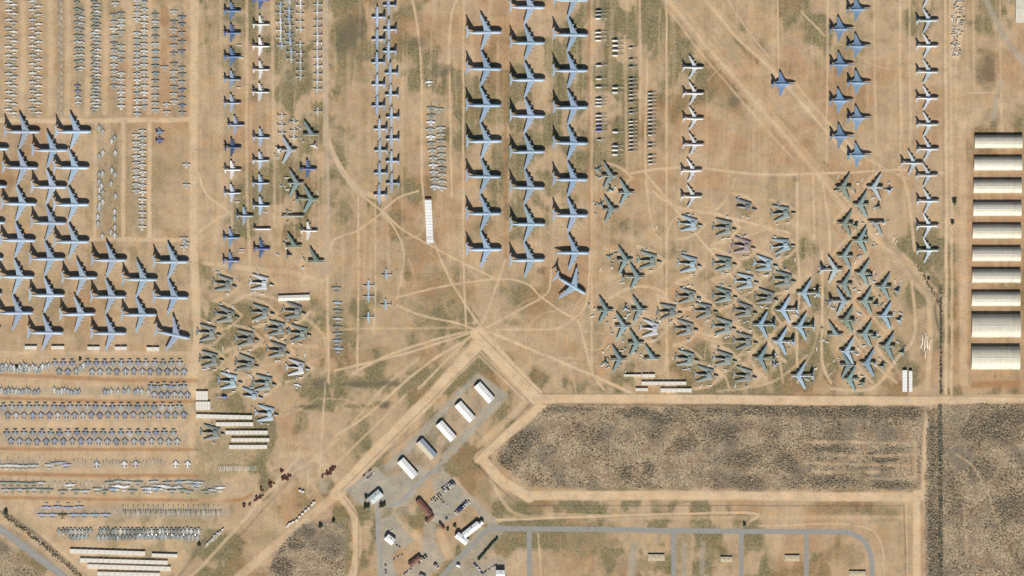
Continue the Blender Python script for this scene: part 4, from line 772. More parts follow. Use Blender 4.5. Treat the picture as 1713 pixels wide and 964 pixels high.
bombers([('upper half', 1035, 295, 0, K, TEAL), ('upper half', 1062, 323, 0, K, TEAL), ('upper half', 1036, 351, 0, K, TEAL), ('upper half', 1060, 436, 0, K, TEAL), ('upper half', 1079.6, 464, 0, E, TEAL), ('lower half', 1026.7, 520, 0, K, TEAL), ('lower half', 1083.7, 519, 0, K, TEAL),
         ('lower half', 1056.8, 547, 0, K, TEAL), ('lower half', 1078.5, 575, 0, K, TEAL), ('lower half', 1105.5, 601, 0, O, TEAL), ('lower half', 1049.5, 602, 0, K, TEAL)], 'central bomber group', 'green bombers facing east')
bombers([('single strip', 535, 226, 0, O, TEAL), ('single strip', 498, 252, 0, K, (.36, .44, .50)), ('single strip', 509.5, 307, 0, K, TEAL), ('single strip', 534, 334, 0, E, TEAL), ('single strip', 506, 413, 0, O, GREEN), ('single strip', 543.7, 438, 0, O, GREEN), ('single strip', 510, 362, 0, 'bomber_fuselage', GGREY)], 'western bombers', 'green bombers beside the north road')
tails = [(1487, 319, 150, (.40, .46, .54), 'right of the uppermost pale bomber'), (1500, 487, 160, TEAL, 'right of the eastern cluster at mid height'), (1503, 536, 165, (.3, .42, .5), 'right of the blue bomber in the eastern cluster'), (1508, 590, 175, TEAL, 'beside the lower right bomber of the eastern cluster'),
         (1475, 613, 180, TEAL, 'right of the lower middle bomber'), (1446, 393, 175, GREEN, 'below the third bomber of the eastern cluster'), (1430, 378, 170, GREEN, 'behind the second left column bomber'), (1455, 463, 180, TEAL, 'behind the middle bomber at mid height'), (1465, 509, 180, TEAL, 'behind the lower middle bomber'),
         (1462, 563, 180, TEAL, 'behind a middle column bomber near the bottom'), (1468, 346, 200, GREEN, 'right of the second middle bomber'), (1425, 538, 180, GREEN, 'behind the green left column bomber'), (1443, 640, 170, GREEN, 'behind the bottom bomber of the cluster'), (1400, 318, 190, GREEN, 'in front of the topmost left bomber'),
         (467, 250, 30, PALE, 'left of the pale bomber beside the north road'), (1048, 517, -30, (.36, .46, .5), 'between the two upper bombers of the lower central group'), (1014, 607, -40, TEAL, 'left of the lowest bomber of the central group'), (1006, 344, -60, TEAL, 'left of the third bomber of the central group'), (1022, 318, -30, TEAL, 'between the upper central bombers'),
         (1020, 431, -80, TEAL, 'left of the upper middle central bomber'), (1002, 285, -70, TEAL, 'left of the topmost central bomber'), (1296, 610, 140, (.36, .40, .46), 'right of the green bomber under the blue group'), (484, 427, 0, GREEN, 'below the bomber at the end of the western strip'), (527, 243, 70, PALE, 'below the topmost bomber of the western strip')]
for (x, y, a_, c, w_) in tails:
    place_kit('cut_tail', 'cut_tail_section', x, y, a_, c, f'cut tail section {w_}', 'aircraft tail', 'cut bomber tail sections lying on the ground')

# ------------------------------------------------------------------ cut-up wrecks: each piece is a thing
def wrecks(lst, field, group):
    lst = sorted(lst, key=lambda p: p[1]); rows = []
    for p in lst:
        if rows and abs(p[1] - rows[-1][0][1]) < 14: rows[-1].append(p)
        else: rows.append([p])
    for r, row in enumerate(rows):
        row.sort()
        for i, p in enumerate(row):
            x, y, c = p[0], p[1], p[2]; a0 = p[3] if len(p) > 3 else rnd.uniform(-10, -1); bits = p[4] if len(p) > 4 else 'lfrntw'
            pl = f'wreck {i + 1} from left, row {r + 1}, {field}'
            def at(dx, dy):
                t = R(a0); return (wx(x) + u(dx * math.cos(t) + dy * math.sin(t)), wy(y) + u(dx * math.sin(t) - dy * math.cos(t)), 0)
            cc = lambda: (lambda k_: tuple(v * k_ for v in c))(rnd.uniform(.85, 1.25))
            if 'l' in bits:
                w_ = put('cut_wing', W_WING[0], None, at(-1 + rnd.uniform(-1, 1), -7.6 + rnd.uniform(-1, 1)), R(a0 - 15 + rnd.uniform(-3, 3)), cc()); tag(w_, f'upper cut wing of {pl}', 'aircraft wing', group)
                for k in (-.2, .25): put('engine_pylon', W_STUB, w_, (u(26) * k, u(-2.6), 0), 0, c)
            if 'r' in bits:
                w_ = put('cut_wing', W_WING[1], None, at(-1 + rnd.uniform(-1, 1), 8.8 + rnd.uniform(-1.5, 1.5)), R(a0 + 17 + rnd.uniform(-5, 4)), cc()); tag(w_, f'lower cut wing of {pl}', 'aircraft wing', group)
                for k in (-.2, .25): put('engine_pylon', W_STUB, w_, (u(26) * k, u(2.6), 0), 0, c)
            if 'f' in bits:
                f_ = put('cut_fuselage', W_BODY, None, at(0, 1), R(a0 + rnd.uniform(-2, 2)), cc()); tag(f_, f'cut fuselage barrel of {pl}', 'fuselage', group); put('wing_box', W_BOX, f_, (0, 0, 0), 0, cc())
            if 'n' in bits:
                n_ = put('cut_nose', W_NOSE, None, at(18.5 + rnd.uniform(-1, 1), 2 + rnd.uniform(-.5, 1)), R(a0 - 3 + rnd.uniform(-6, 6)), cc()); tag(n_, f'cut cockpit nose of {pl}', 'aircraft nose', group); put('cockpit_window', W_NWIN, n_)
            if 't' in bits:
                tl = at(-15, 1); ro = place_kit('cut_tail_flat', 'cut_tail_section', 0, 0, a0 + rnd.uniform(-8, 8), cc(), f'cut tail of {pl}', 'aircraft tail', group); ro.location = tl
            if 'w' in bits:
                o = put('engine_cowl', W_COWL, None, at(7 + rnd.uniform(-3, 3), 17.5 + rnd.uniform(-1, 1)), R(a0 + rnd.uniform(0, 14)), (.72, .70, .60)); tag(o, f'white engine cowl below {pl}', 'engine cowl', group)
GW = (.22, .235, .215); GB = (.31, .39, .43); GT = (.22, .26, .24); GP = (.50, .52, .53); GPK = (.30, .25, .24)
wrecks([(1153, 374, GB), (1211, 380, GW), (1244, 346, GW, -6, 'lfnw'), (1308, 356, GT, 3), (1243, 411, GPK), (1308, 411, GB, 6), (1152, 441, GB), (1211, 440, GT), (1279, 441, GB), (1247, 470, GB), (1310, 467, GT), (1150, 495, GW), (1211, 494, GT), (1281, 497, GW), (1118, 521, GW), (1178, 519, GW), (1245, 519, GW),
        (1089, 549, GP, -6, 'lfrtw'), (1146, 549, GW), (1210, 546, GT), (1245, 570, GW), (1148, 599, GT), (1211, 600, GT), (1180, 626, GT), (1245, 628, GW), (1085, 435, GT)], 'eastern scrap field', 'pieces of cut up bombers in the eastern scrap field')
wrecks([(375, 474, GW), (436, 473, GP, -6), (378, 526, GW), (437, 522, GW), (491, 520, GW), (348, 556, GW, -5, 'lfrnt'), (412, 566, GW), (463, 549, GW), (500, 557, GT, -8, 'lfrnt'), (352, 600, GW), (412, 608, GW), (464, 586, GW), (497, 614, GP, -4), (383, 637, GB), (441, 640, GT), (419, 662, GB, -6, 'lfn'), (445, 691, GB, -6), (354, 723, GW)], 'western scrap field', 'pieces of cut up bombers in the western scrap field')
place_small('jet', 'small_jet', 498, 644, 75, WHITE, 'small white jet with upright nose below the western scrap field', 'jet', None)
place_small('heli_wide', 'helicopter', 371, 664, 0, (.15, .18, .42), 'dark blue helicopter hull left of the western wrecks', 'helicopter', None)

# ------------------------------------------------------------------ small aircraft fields
GR = (.30, .32, .30); GRN = (.235, .275, .225); LG = (.48, .50, .48); WS = (.62, .61, .57)
def column(key, name, x, ys, ang, cols, desc, place, cat, group, jx=.5, jy=.5, ja=4, order='top'):
    for i, y in enumerate(ys):
        c = cols[rnd.randrange(len(cols))]; xx = x[i] if isinstance(x, (list, tuple)) else x
        place_small(key, name, xx + rnd.uniform(-jx, jx), y + rnd.uniform(-jy, jy), ang + rnd.uniform(-ja, ja), c, f'{desc}, {nth(i + 1)} from top in {place}', cat, group)
def row(key, name, xs, y, ang, cols, desc, place, cat, group, jx=.4, jy=.6, ja=4):
    for i, x in enumerate(xs):
        c = cols[rnd.randrange(len(cols))]; place_small(key, name, x + rnd.uniform(-jx, jx), y + rnd.uniform(-jy, jy), ang + rnd.uniform(-ja, ja), c, f'{desc}, {nth(i + 1)} from left in {place}', cat, group)
def rg(a_, b_, s): return [a_ + s * i for i in range(int((b_ - a_) / s) + 1)]
g = 'small white trainers in the northwest field'
column('trainer', 'trainer_plane', 14, rg(2, 185, 15.1), 90, [WS, WS, LG], 'small white trainer plane', 'the leftmost column', 'small plane', g)
column('trainer', 'trainer_plane', 23.5, rg(8, 195, 15.1), 90, [WS, WS, LG], 'small white trainer plane', 'the second column from the left edge', 'small plane', g)
column('trainer', 'trainer_plane', 54.5, rg(2, 185, 15), 90, [WS, WS, LG], 'small white trainer plane', 'the third column from the left edge', 'small plane', g)
column('trainer', 'trainer_plane', 64.5, rg(10, 190, 14.8), 90, [WS, WS], 'small white trainer plane', 'the fourth column from the left edge', 'small plane', g)
column('hull', 'stripped_hull', 98.5, rg(3, 95, 11.5), 90, [LG, GR], 'narrow wingless grey airframe', 'the short thin northwest line', 'airframe', 'wingless airframes in thin lines')
column('hull', 'stripped_hull', 103, rg(6, 195, 11.5), 90, [WS, LG], 'narrow wingless white airframe', 'the long thin northwest line', 'airframe', 'wingless airframes in thin lines')
g = 'grey attack jets in the northwest field'
for x, ys, pl, cl in ((129, rg(4, 124, 11), 'fifth', [GR, LG, GRN]), (136, rg(18, 122, 10.5), 'sixth', [GR, LG]), (157, rg(2, 190, 10.6), 'seventh', [GR, LG, GRN]), (163.5, rg(8, 186, 10.6), 'eighth', [GR, WS, LG])):
    column('jet', 'attack_jet', x, ys, 90, cl, 'small grey attack jet', f'the {pl} packed northwest column', 'small jet', g)
column('jet', 'attack_jet', 130, rg(143, 172, 9.5), 90, [GR, LG, (.2, .22, .3)], 'small grey attack jet', 'the short stub left of the seventh column', 'small jet', g)
g = 'grey patrol jets in the northwest field'
for x, ys, pl, cl in ((191, rg(24, 150, 11.9), 'ninth', [LG, GR, WS]), (203, [22, 32, 42, 53, 77, 88, 99, 122, 133, 144, 154, 165, 177], 'tenth', [LG, GR, WS]), (229.5, [1, 11, 21, 31, 55, 66, 77, 88, 99, 111, 123, 134, 145, 156, 167, 179, 190], 'eleventh', [WS, LG]), (241.5, rg(4, 178, 11.6), 'twelfth', [WS, LG, WS]),
                     (260, rg(24, 184, 12.3), 'thirteenth', [GR, LG, (.33, .4, .42)]), (291, [19, 36, 49, 63, 76, 89, 106, 120, 132, 145, 157, 169], 'fourteenth', [GR, LG]), (304.5, [28, 40, 55, 69, 85, 113, 124, 137, 150, 163, 176, 188], 'fifteenth', [GR, LG, (.2, .24, .3)])):
    column('patrol_small', 'patrol_jet', x, ys, 90, cl, 'small grey patrol jet', f'the {pl} northwest column', 'small jet', g)
for x, y, w_ in ((193, 5, 'at the top edge above the ninth column'), (275, 112, 'beside a gap between the last two northwest columns'), (279, 174, 'upper of two below the northwest gap'), (279, 187, 'lower of two below the northwest gap')):
    place_small('patrol_small', 'patrol_jet', x, y, 90, LG, f'small grey patrol jet {w_}', 'small jet', g)
g = 'small white jets below the northwest field'
column('patrol_small', 'patrol_jet', 228, rg(226, 330, 11.6), 90, [WS, LG], 'small pale patrol jet', 'the left column below the cross lane', 'small jet', g)
column('patrol_small', 'patrol_jet', 238.5, rg(219, 388, 11.4), 90, [WS, LG, WS], 'small pale patrol jet', 'the right column below the cross lane', 'small jet', g)
column('fighter_slim', 'small_jet', [166, 172, 172, 166, 166, 172, 166, 170, 172, 166, 166, 172, 167, 165, 164, 164, 171], [212, 218, 254, 259, 290, 288, 302, 309, 320, 315, 328, 336, 340, 347, 360, 372, 393], 90, [WS, WS, LG], 'narrow white jet', 'the loose line right of the transports', 'small jet', 'narrow white jets in loose lines')
column('fighter_slim', 'small_jet', [192, 187, 193, 187, 193, 186, 193, 192, 192, 192, 186, 192], [229, 235, 254, 283, 290, 305, 326, 352, 364, 378, 386, 392], 90, [WS, WS, LG], 'narrow white jet', 'the second loose line right of the transports', 'small jet', 'narrow white jets in loose lines')
place_small('fighter', 'fighter_jet', 269, 221, 0, (.22, .32, .40), 'teal blue fighter jet, upper of the lone pair facing east', 'fighter jet', None)
place_small('fighter', 'fighter_jet', 269, 235, 0, (.20, .22, .42), 'dark violet fighter jet, lower of the lone pair facing east', 'fighter jet', None)
for x, y, w_ in ((312, 275, 'upper'), (312, 309, 'lower')): place_small('patrol_small', 'patrol_jet', x, y, 90, WS, f'lone small white jet, {w_} of two near the long lane', 'small jet', None)
for i, (x, y) in enumerate(((308, 398), (311, 406), (308, 413))): place_small('patrol_small', 'patrol_jet', x, y, 90, LG, f'small grey jet above the right transport, {nth(i + 1)} of three from top', 'small jet', None)
# north field turboprops
g = 'small turboprops near the north road'
column('prop', 'small_turboprop', [469, 469, 469, 469.5, 470, 471], [10, 22, 37, 51, 64, 76], 0, [LBLUE, LG, PALE], 'small pale twin turboprop', 'the first column right of the patrol planes', 'small plane', g)
column('prop', 'small_turboprop', [484, 484, 484, 485, 485, 486, 487, 487], [2, 18, 31, 43, 57, 70, 86, 99], 0, [LBLUE, LG], 'small pale twin turboprop', 'the second column right of the patrol planes', 'small plane', g)
column('prop', 'small_turboprop', 503, [-2, 9, 23, 36, 49, 75, 90, 104, 118, 129], 0, [LG, PALE, LG], 'small grey twin turboprop', 'the third column right of the patrol planes', 'small plane', g)
column('prop', 'small_turboprop', 531, rg(8, 152, 12.8), 180, [LG, PALE], 'small grey twin turboprop', 'the column along the north road', 'small plane', g)
place_small('prop', 'small_turboprop', 531, 187, 180, LG, 'lone small turboprop below the column along the north road', 'small plane', g)
column('prop', 'small_turboprop', 472, [194, 210, 223], 0, [LG], 'small grey turboprop', 'the short left trio above the bombers', 'small plane', g)
column('prop', 'small_turboprop', 492, [204, 218, 231], 0, [LG], 'small grey turboprop', 'the short right trio above the bombers', 'small plane', g)
# middle columns
g = 'folded naval planes in two tight columns'
column('naval', 'naval_plane', [721, 721, 721, 720, 721, 722, 723, 725, 725, 726, 727, 727], rg(180, 318, 11.9), 90, [LG, GR, PALE], 'grey naval plane', 'the left tight column beside the white shed', 'small plane', g)
column('naval', 'naval_plane', [735] + [737.5] * 3 + [738.5] * 3 + [739.5] * 4, [182] + rg(213, 318, 11.2), 90, [LG, (.42, .42, .36), GR], 'tan grey naval plane', 'the right tight column beside the white shed', 'small plane', g)
place_small('trainer', 'trainer_plane', 717.5, 137, 95, WHITE, 'bright white small plane standing alone above the naval planes', 'small plane', None)
for i, (x, y) in enumerate([(616, 478), (616, 496), (616, 531), (646, 460), (645, 510)]):
    place_small('prop_mid', 'small_turboprop', x, y, 180, (.42, .52, .60), f'blue grey twin turboprop of the loose group, {nth(i + 1)} counted down the left then the right', 'small plane', 'loose blue grey turboprops')
column('prop_wide', 'small_turboprop', [563, 564, 565, 565, 564, 565, 564, 566], [482, 507, 520, 533, 547, 558, 570, 583], 90, [LG, GR, LBLUE], 'small grey turboprop', 'the single file below the crossing track', 'small plane', 'turboprops in single file')
# helicopters
g = 'large helicopters with folded rotors'
column('heli', 'helicopter', 1005, [18, 24, 31], 180, [WS, GR, NAVY], 'large helicopter hull', 'the top trio of the first helicopter column', 'helicopter', g, .3, .2, 1)
column('heli', 'helicopter', 1005, [54, 60.5, 67.5], 180, [WS, LG], 'large pale helicopter', 'the second trio of the first helicopter column', 'helicopter', g, .3, .2, 1)
column('heli', 'helicopter', 1005.5, [110, 132, 146, 166, 171.5, 177, 193, 199.5], 180, [WS, LG], 'large pale helicopter', 'the lower part of the first helicopter column', 'helicopter', g, .4, .2, 1)
column('heli', 'helicopter', 1006, [206, 213, 219], 180, [(.15, .17, .42), (.3, .3, .4)], 'dark blue large helicopter', 'the blue trio at the first column foot', 'helicopter', g, .3, .2, 1)
place_small('heli_small', 'helicopter', 1005, 234, 180, LG, 'single small grey helicopter below the first helicopter column', 'helicopter', g)
column('heli_wide', 'helicopter', 1033, [68, 76, 84, 92.5, 147, 154.5, 221, 244, 251, 258.5], 180, [WS, WS, LG], 'wide white helicopter', 'the second helicopter column', 'helicopter', g, .4, .2, 1)
g = 'small helicopters in two columns'
column('heli_small', 'helicopter', 1058.5, [80, 100, 112, 132, 138, 145, 151.5, 158, 164, 171, 184, 189.5, 203, 209, 215, 221, 227, 234, 240.5, 247, 253], 180, [LG, GR, WS], 'small grey helicopter', 'the third helicopter column', 'helicopter', g, .4, .2, 1)
column('heli_small', 'helicopter', 1090.5, [156, 162, 168, 174, 181, 187.5, 194, 200, 206.5, 213, 219.5, 226, 241, 247, 261, 268, 274], 180, [LG, GR, WS], 'small grey helicopter', 'the fourth helicopter column', 'helicopter', g, .4, .2, 1)
# fighter rows lower left
g = 'fighter jets in the southwest rows'
F = [(.40, .42, .47), (.46, .48, .50), (.42, .45, .42), (.34, .37, .45), (.55, .54, .54)]
def frow(y, xs, pl, key='fighter', gap=7):
    row(key, 'fighter_jet', xs, y - 4.5, -90, F, 'grey fighter jet nose down', f'the upper file of {pl}', 'fighter jet', g, .5, .7, 5)
    row(key, 'fighter_jet', [x + gap for x in xs], y + 4.5, 90, F, 'grey fighter jet nose up', f'the lower file of {pl}', 'fighter jet', g, .5, .7, 5)
frow(615, rg(92, 124, 14.1) + rg(147, 305, 14.0), 'the first row')
row('fighter_slim', 'fighter_jet', [3, 10, 18, 24, 33, 40, 44.5, 50, 55, 61, 71, 77, 82, 134, 140], 612, 90, [WS, LG, WHITE], 'small pale fighter', 'the ragged left part of the first row', 'fighter jet', g, .5, 3, 15)
row('fighter_slim', 'fighter_jet', [3, 9, 14, 21, 27, 32, 38, 44, 49, 58, 65, 91, 97, 103, 108, 114, 119, 126, 133, 175, 181, 186, 198, 207, 215, 226, 231, 237, 248], 653, 90, [WS, LG, (.4, .43, .48)], 'small pale fighter', 'the ragged left part of the second row', 'fighter jet', g, .5, 2.5, 12)
frow(654, rg(253, 308, 11), 'the second row', 'fighter', 5.5)
frow(688, rg(6, 302, 14.0), 'the third row'); frow(732, rg(11, 300, 14.7), 'the fourth row')
for i, (x, k) in enumerate(((208, 'fighter_big'), (227, 'fighter_big'), (294, 'fighter_big'), (314, 'fighter_big'))):
    place_small(k, 'fighter_jet', x, 774, 90, WHITE, f'bright white fighter jet, {nth(i + 1)} of four from left below the fourth row', 'fighter jet', 'four bright white fighters')
g = 'mixed small aircraft in the southwest rows'
row('prop_wide', 'small_turboprop', [1, 10.5, 21, 30, 39, 48, 57], 779, 90, [LG, WS], 'small pale straight-winged plane', 'the lower file of the fifth row', 'small plane', g)
row('hull', 'stripped_hull', [13, 31, 48, 67], 770, 90, [WS, LG, GR], 'narrow pale airframe', 'the upper file of the fifth row', 'airframe', g)
row('prop_wide', 'small_turboprop', [83, 92, 101, 111], 775, 90, [(.4, .42, .5), LG, GR], 'blue grey straight-winged plane', 'the middle of the fifth row', 'small plane', g, .5, 4)
row('hull', 'stripped_hull', [124, 131, 138, 143, 153, 157, 161, 173, 178, 184, 189, 194], 774, 90, [GR, LG, GR], 'narrow grey airframe', 'the packed part of the fifth row', 'airframe', g, .5, 2)
place_small('fighter', 'fighter_jet', 162, 775, 90, PALE, 'pale grey fighter jet among narrow airframes in the fifth row', 'fighter jet', g)
row('hull', 'stripped_hull', rg(246, 269, 4.5), 773, 90, [GR, LG, (.35, .3, .3)], 'narrow grey airframe', 'the small cluster between the bright white fighters', 'airframe', g, .5, 2)
row('prop_wide', 'small_turboprop', rg(6, 78, 12.5), 808, 90, [GRN, GRN, LG], 'small green straight-winged plane', 'the upper file of the sixth row', 'small plane', g)
row('prop_wide', 'small_turboprop', rg(10, 92, 11.8), 819, 90, [GRN, LG, (.4, .42, .4)], 'small green straight-winged plane', 'the lower file of the sixth row', 'small plane', g)
row('hull', 'stripped_hull', [92, 100, 108, 118, 126, 135, 145, 153, 172, 180, 216], 811, 90, [LG, WS, (.45, .35, .2)], 'narrow pale airframe', 'the loose part of the sixth row', 'airframe', g, .5, 4)
row('prop_wide', 'small_turboprop', [117, 163, 190, 197, 207, 243, 252, 261, 270, 278, 296, 328, 368], 815, 90, [PALE, (.35, .45, .55), LG], 'pale straight-winged plane', 'the right part of the sixth row', 'small plane', g, .5, 4)
row('hull', 'stripped_hull', [234, 289, 301, 322, 332, 341], 812, 90, [LG, GRN], 'narrow grey airframe', 'the right end of the sixth row', 'airframe', g, .5, 4)
row('prop_wide', 'small_turboprop', [78.5, 96.5, 114, 132], 849, -90, [(.36, .38, .50)], 'blue grey plane nose down', 'the upper file of the seventh row', 'small plane', g)
for i, (x, c) in enumerate(((71, (.36, .38, .5)), (88, (.36, .38, .5)), (105, (.13, .12, .05)), (123.5, (.32, .42, .55)), (141, (.32, .42, .55)), (159, (.3, .4, .48)), (177, (.36, .42, .55)))):
    place_small('prop_wide', 'small_turboprop', x, 861, 90, c, f'{"olive" if i == 2 else "blue grey"} plane nose up, {nth(i + 1)} from left in the lower file of the seventh row', 'small plane', g)
row('heli_small', 'helicopter', rg(206, 372, 8.4), 854, -90, [GR, (.42, .42, .36), LG], 'small grey helicopter nose down', 'the upper file of the seventh row', 'helicopter', g, .3, .5, 2)
row('heli_small', 'helicopter', rg(210, 372, 8.4), 861, 90, [GR, (.42, .42, .36), GRN], 'small grey helicopter nose up', 'the lower file of the seventh row', 'helicopter', g, .3, .5, 2)
place_small('hull', 'stripped_hull', 192, 855, 90, PALE, 'lone pale narrow airframe between the planes and the helicopters', 'airframe', g)
row('fighter_slim', 'fighter_jet', rg(99, 154, 6.6) + rg(168, 334, 6.6), 891, -90, [LG, WS, GR], 'slim pale fighter nose down', 'the upper file of the eighth row', 'fighter jet', g, .8, 1.2, 8)
row('fighter_slim', 'fighter_jet', rg(118, 150, 6.6) + rg(165, 334, 6.6), 897, 90, [LG, GR, (.42, .45, .42)], 'slim grey fighter nose up', 'the lower file of the eighth row', 'fighter jet', g, .8, 1.2, 8)
row('hull', 'stripped_hull', rg(366, 431, 3.1), 783, 90, [WS, LG, WHITE], 'narrow white airframe', 'the tight line right of the sixth row', 'airframe', 'white airframes in a tight line', .3, .6, 3)

row('fighter_slim', 'fighter_jet', [4, 9, 15, 24, 30, 36, 43, 49, 60, 66], 617, 80, [LG, WS], 'small grey fighter', 'the second ragged file of the first row', 'fighter jet', g, .5, 2, 14)
row('hull', 'stripped_hull', [6, 17, 26, 35, 44, 53, 63, 72], 784, 90, [LG, GR], 'short grey airframe', 'the lowest file of the fifth row', 'airframe', g, .5, 1)
row('hull', 'stripped_hull', [201, 213, 219, 234, 240], 775, 90, [LG, GR], 'short grey airframe', 'the gaps beside the bright white fighters', 'airframe', g, .5, 3)
row('prop_wide', 'small_turboprop', [105, 127, 142, 175, 222, 247, 288, 305, 316, 345, 356], 821, 90, [LG, GR, GRN], 'grey straight-winged plane', 'the bottom file of the sixth row', 'small plane', g, .5, 1.5)
row('prop_wide', 'small_turboprop', [184, 199, 214, 231, 257, 280, 300, 315, 332], 806, 90, [LG, GR, (.35, .42, .5)], 'grey straight-winged plane', 'the top file of the sixth row', 'small plane', g, .5, 1.5)

# ------------------------------------------------------------------ hangars
def arch_hangar(px0, px1, py0, py1, h, label, group, name='hangar'):
    L = (px1 - px0) * U; W = (py1 - py0) * U; cx = wx((px0 + px1) / 2); cy = wy((py0 + py1) / 2)
    root = bpy.data.objects.new(name, None); C.objects.link(root); root.location = (cx, cy, 0); tag(root, label, 'hangar', group)
    mb = MB(); n = 20; prof = [(W / 2 * math.cos(math.pi * i / n), h * math.sin(math.pi * i / n) ** .85) for i in range(n + 1)]
    nx = max(2, int(L / 3)); b0 = 0
    for i in range(nx + 1):
        x = -L / 2 + L * i / nx
        mb.v += [(x, y, z + (.12 if i % 2 else 0)) for y, z in prof]
    for i in range(nx):
        for j in range(n): a_ = i * (n + 1) + j; mb.face((a_, a_ + 1, a_ + n + 2, a_ + n + 1), 'hangar')
    kf = rnd.uniform(.86, 1.05); put('roof', mb.mesh('roof'), root, col=(kf, kf, kf * rnd.uniform(.93, 1.0)))
    for s in (-1, 1):
        e = MB(); x = s * (L / 2 - .4); e.v = [(x, y, z - .05) for y, z in prof]; e.face(tuple(range(n + 1)) if s < 0 else tuple(range(n, -1, -1)), 'wall'); w_ = put('end_wall', e.mesh('end_wall'), root)
        d = MB().box(min(x + s * .05, x + s * .35), max(x + s * .05, x + s * .35), -W * .3, W * .3, 0, h * .62, 'dark'); put('door', d.mesh('door'), w_)
    for s in (-1, 1): put('base_wall', MB().box(-L / 2, L / 2, s * W / 2 - .3, s * W / 2 + .3, 0, .6, 'concrete').mesh('base_wall'), root)
    put('ridge_vent', MB().box(-L / 2 + 4, L / 2 - 4, -.7, .7, h - .3, h + .45, 'white', (.3, .2)).mesh('ridge_vent'), root)
for i, (x0, x1, y0, y1, h) in enumerate([(1630, 1710, 226, 248, 9.5), (1629, 1709.5, 263, 285, 9.5), (1628, 1709, 301, 323, 9.5), (1627.5, 1708.5, 338.5, 361, 9.5), (1626.5, 1708, 376, 399, 9.5), (1626, 1707.5, 414, 437, 9.5), (1625.5, 1707, 451, 473, 9.5), (1625, 1706.5, 488.5, 512, 9.5), (1625, 1707, 526, 564.5, 13), (1624.5, 1706, 580, 618, 13)]):
    big = 'wide' if i > 7 else 'narrow'
    arch_hangar(x0, x1, y0, y1, h, f'{big} cream arched hangar, {nth(i + 1)} from top in the column at the right edge', 'arched hangars at the right edge')
# gabled alert hangars
def gable(px, py, lp, wp, h, ang, k, label, cat, group=None, name='hangar', roofk=None, rise=2.2, doors=True, wallk='wall'):
    L, W = lp * U, wp * U; root = bpy.data.objects.new(name, None); C.objects.link(root); root.location = (wx(px), wy(py), 0); root.rotation_euler = (0, 0, R(ang)); tag(root, label, cat, group)
    w_ = MB(); 
    b0 = 0; w_.v = [(-L / 2, -W / 2, 0), (L / 2, -W / 2, 0), (L / 2, W / 2, 0), (-L / 2, W / 2, 0), (-L / 2, -W / 2, h), (L / 2, -W / 2, h), (L / 2, W / 2, h), (-L / 2, W / 2, h), (-L / 2, 0, h + rise), (L / 2, 0, h + rise)]
    for q in ((0, 1, 5, 4), (2, 3, 7, 6), (1, 2, 6, 9, 5), (3, 0, 4, 8, 7)): w_.face(q, wallk)
    wo_ = put('wall', w_.mesh('wall'), root)
    for s in (-1, 1):
        r_ = MB(); e = .5; y1 = s * (W / 2 + e); z1 = h - e * rise / (W / 2) + .1
        r_.v = [(-L / 2 - e, 0, h + rise + .1), (L / 2 + e, 0, h + rise + .1), (L / 2 + e, y1, z1), (-L / 2 - e, y1, z1), (-L / 2 - e, 0, h + rise + .35), (L / 2 + e, 0, h + rise + .35), (L / 2 + e, y1, z1 + .25), (-L / 2 - e, y1, z1 + .25)]
        for q in ((4, 5, 6, 7), (3, 2, 1, 0), (2, 3, 7, 6), (0, 4, 7, 3), (1, 2, 6, 5)): r_.face(q, k if s > 0 else (roofk or k))
        put('roof', r_.mesh('roof'), root)
    if doors and k in ('whitewall', 'lightgrey', 'brownroof'):
        for q_ in range(3 if L > 20 else 2):
            x_ = (q_ - .8) * L * .28; s_ = 1 if q_ % 2 else -1; put('roof_unit', MB().box(x_ - .9, x_ + .9, s_ * W * .2 - .7, s_ * W * .2 + .7, h + rise * .4, h + rise + .9, 'metal', (.1, .1)).mesh('roof_unit'), root)
    if doors:
        for s in (-1, 1): put('door', MB().box(s * L / 2 - .12 + s * .15, s * L / 2 + .12 + s * .15, -W * .3, W * .3, 0, h * .75, 'dark').mesh('door'), root)
    return root
M['whitewall'] = plain('white_painted_roof', (.80, .80, .78), .5, 0, .05)
M['lightgrey'] = plain('light_grey_roof', (.46, .52, .52), .6)
M['greyroof'] = plain('grey_blue_roof', (.30, .34, .40), .6); M['tanroof'] = plain('tan_roof', (.50, .44, .34), .8); M['brownroof'] = plain('rust_brown_roof', (.17, .075, .05), .8, 0, .3); M['paleroof'] = plain('pale_ruined_slab', (.44, .365, .25), .9, 0, .3, .3)
for i, (x, y, k1, k2) in enumerate([(810.4, 657, 'shed', 'shed'), (778, 689, 'shed', 'shed'), (746.7, 721.5, 'shed', 'shed'), (714, 751.5, 'greyroof', 'tanroof'), (682.3, 783.7, 'shed', 'shed')]):
    w_ = 'grey and tan' if i == 3 else 'white'
    gable(x, y, 36, 13.5, 4.5, -48, k1, f'{w_} gabled alert hangar, {nth(i + 1)} from the top of the diagonal row', 'hangar', 'gabled hangars in a diagonal row', roofk=k2)
gable(717.8, 371, 72, 10.5, 3.2, 92.5 + 180, 'shed', 'long narrow white shed below the naval planes', 'shed', None, 'shed', rise=1.2)
put('end_canopy', MB().box(-4, 4, -5.5, 5.5, 3, 3.3, 'brownroof').mesh('end_canopy'), bpy.data.objects[bpy.data.objects[-1].name] if False else None).name = 'x_tmp'
bpy.data.objects.remove(bpy.data.objects['x_tmp'])
gable(716, 333.5, 10, 2.5, 3, 0, 'brownroof', 'small rust brown shelter at the top end of the long white shed', 'shelter', None, 'shelter', rise=.3, doors=False)
gable(492, 498.5, 52, 8.5, 3, 2, 'white', 'long white shed between the western wrecks', 'shed', None, 'shed', rise=1.0)
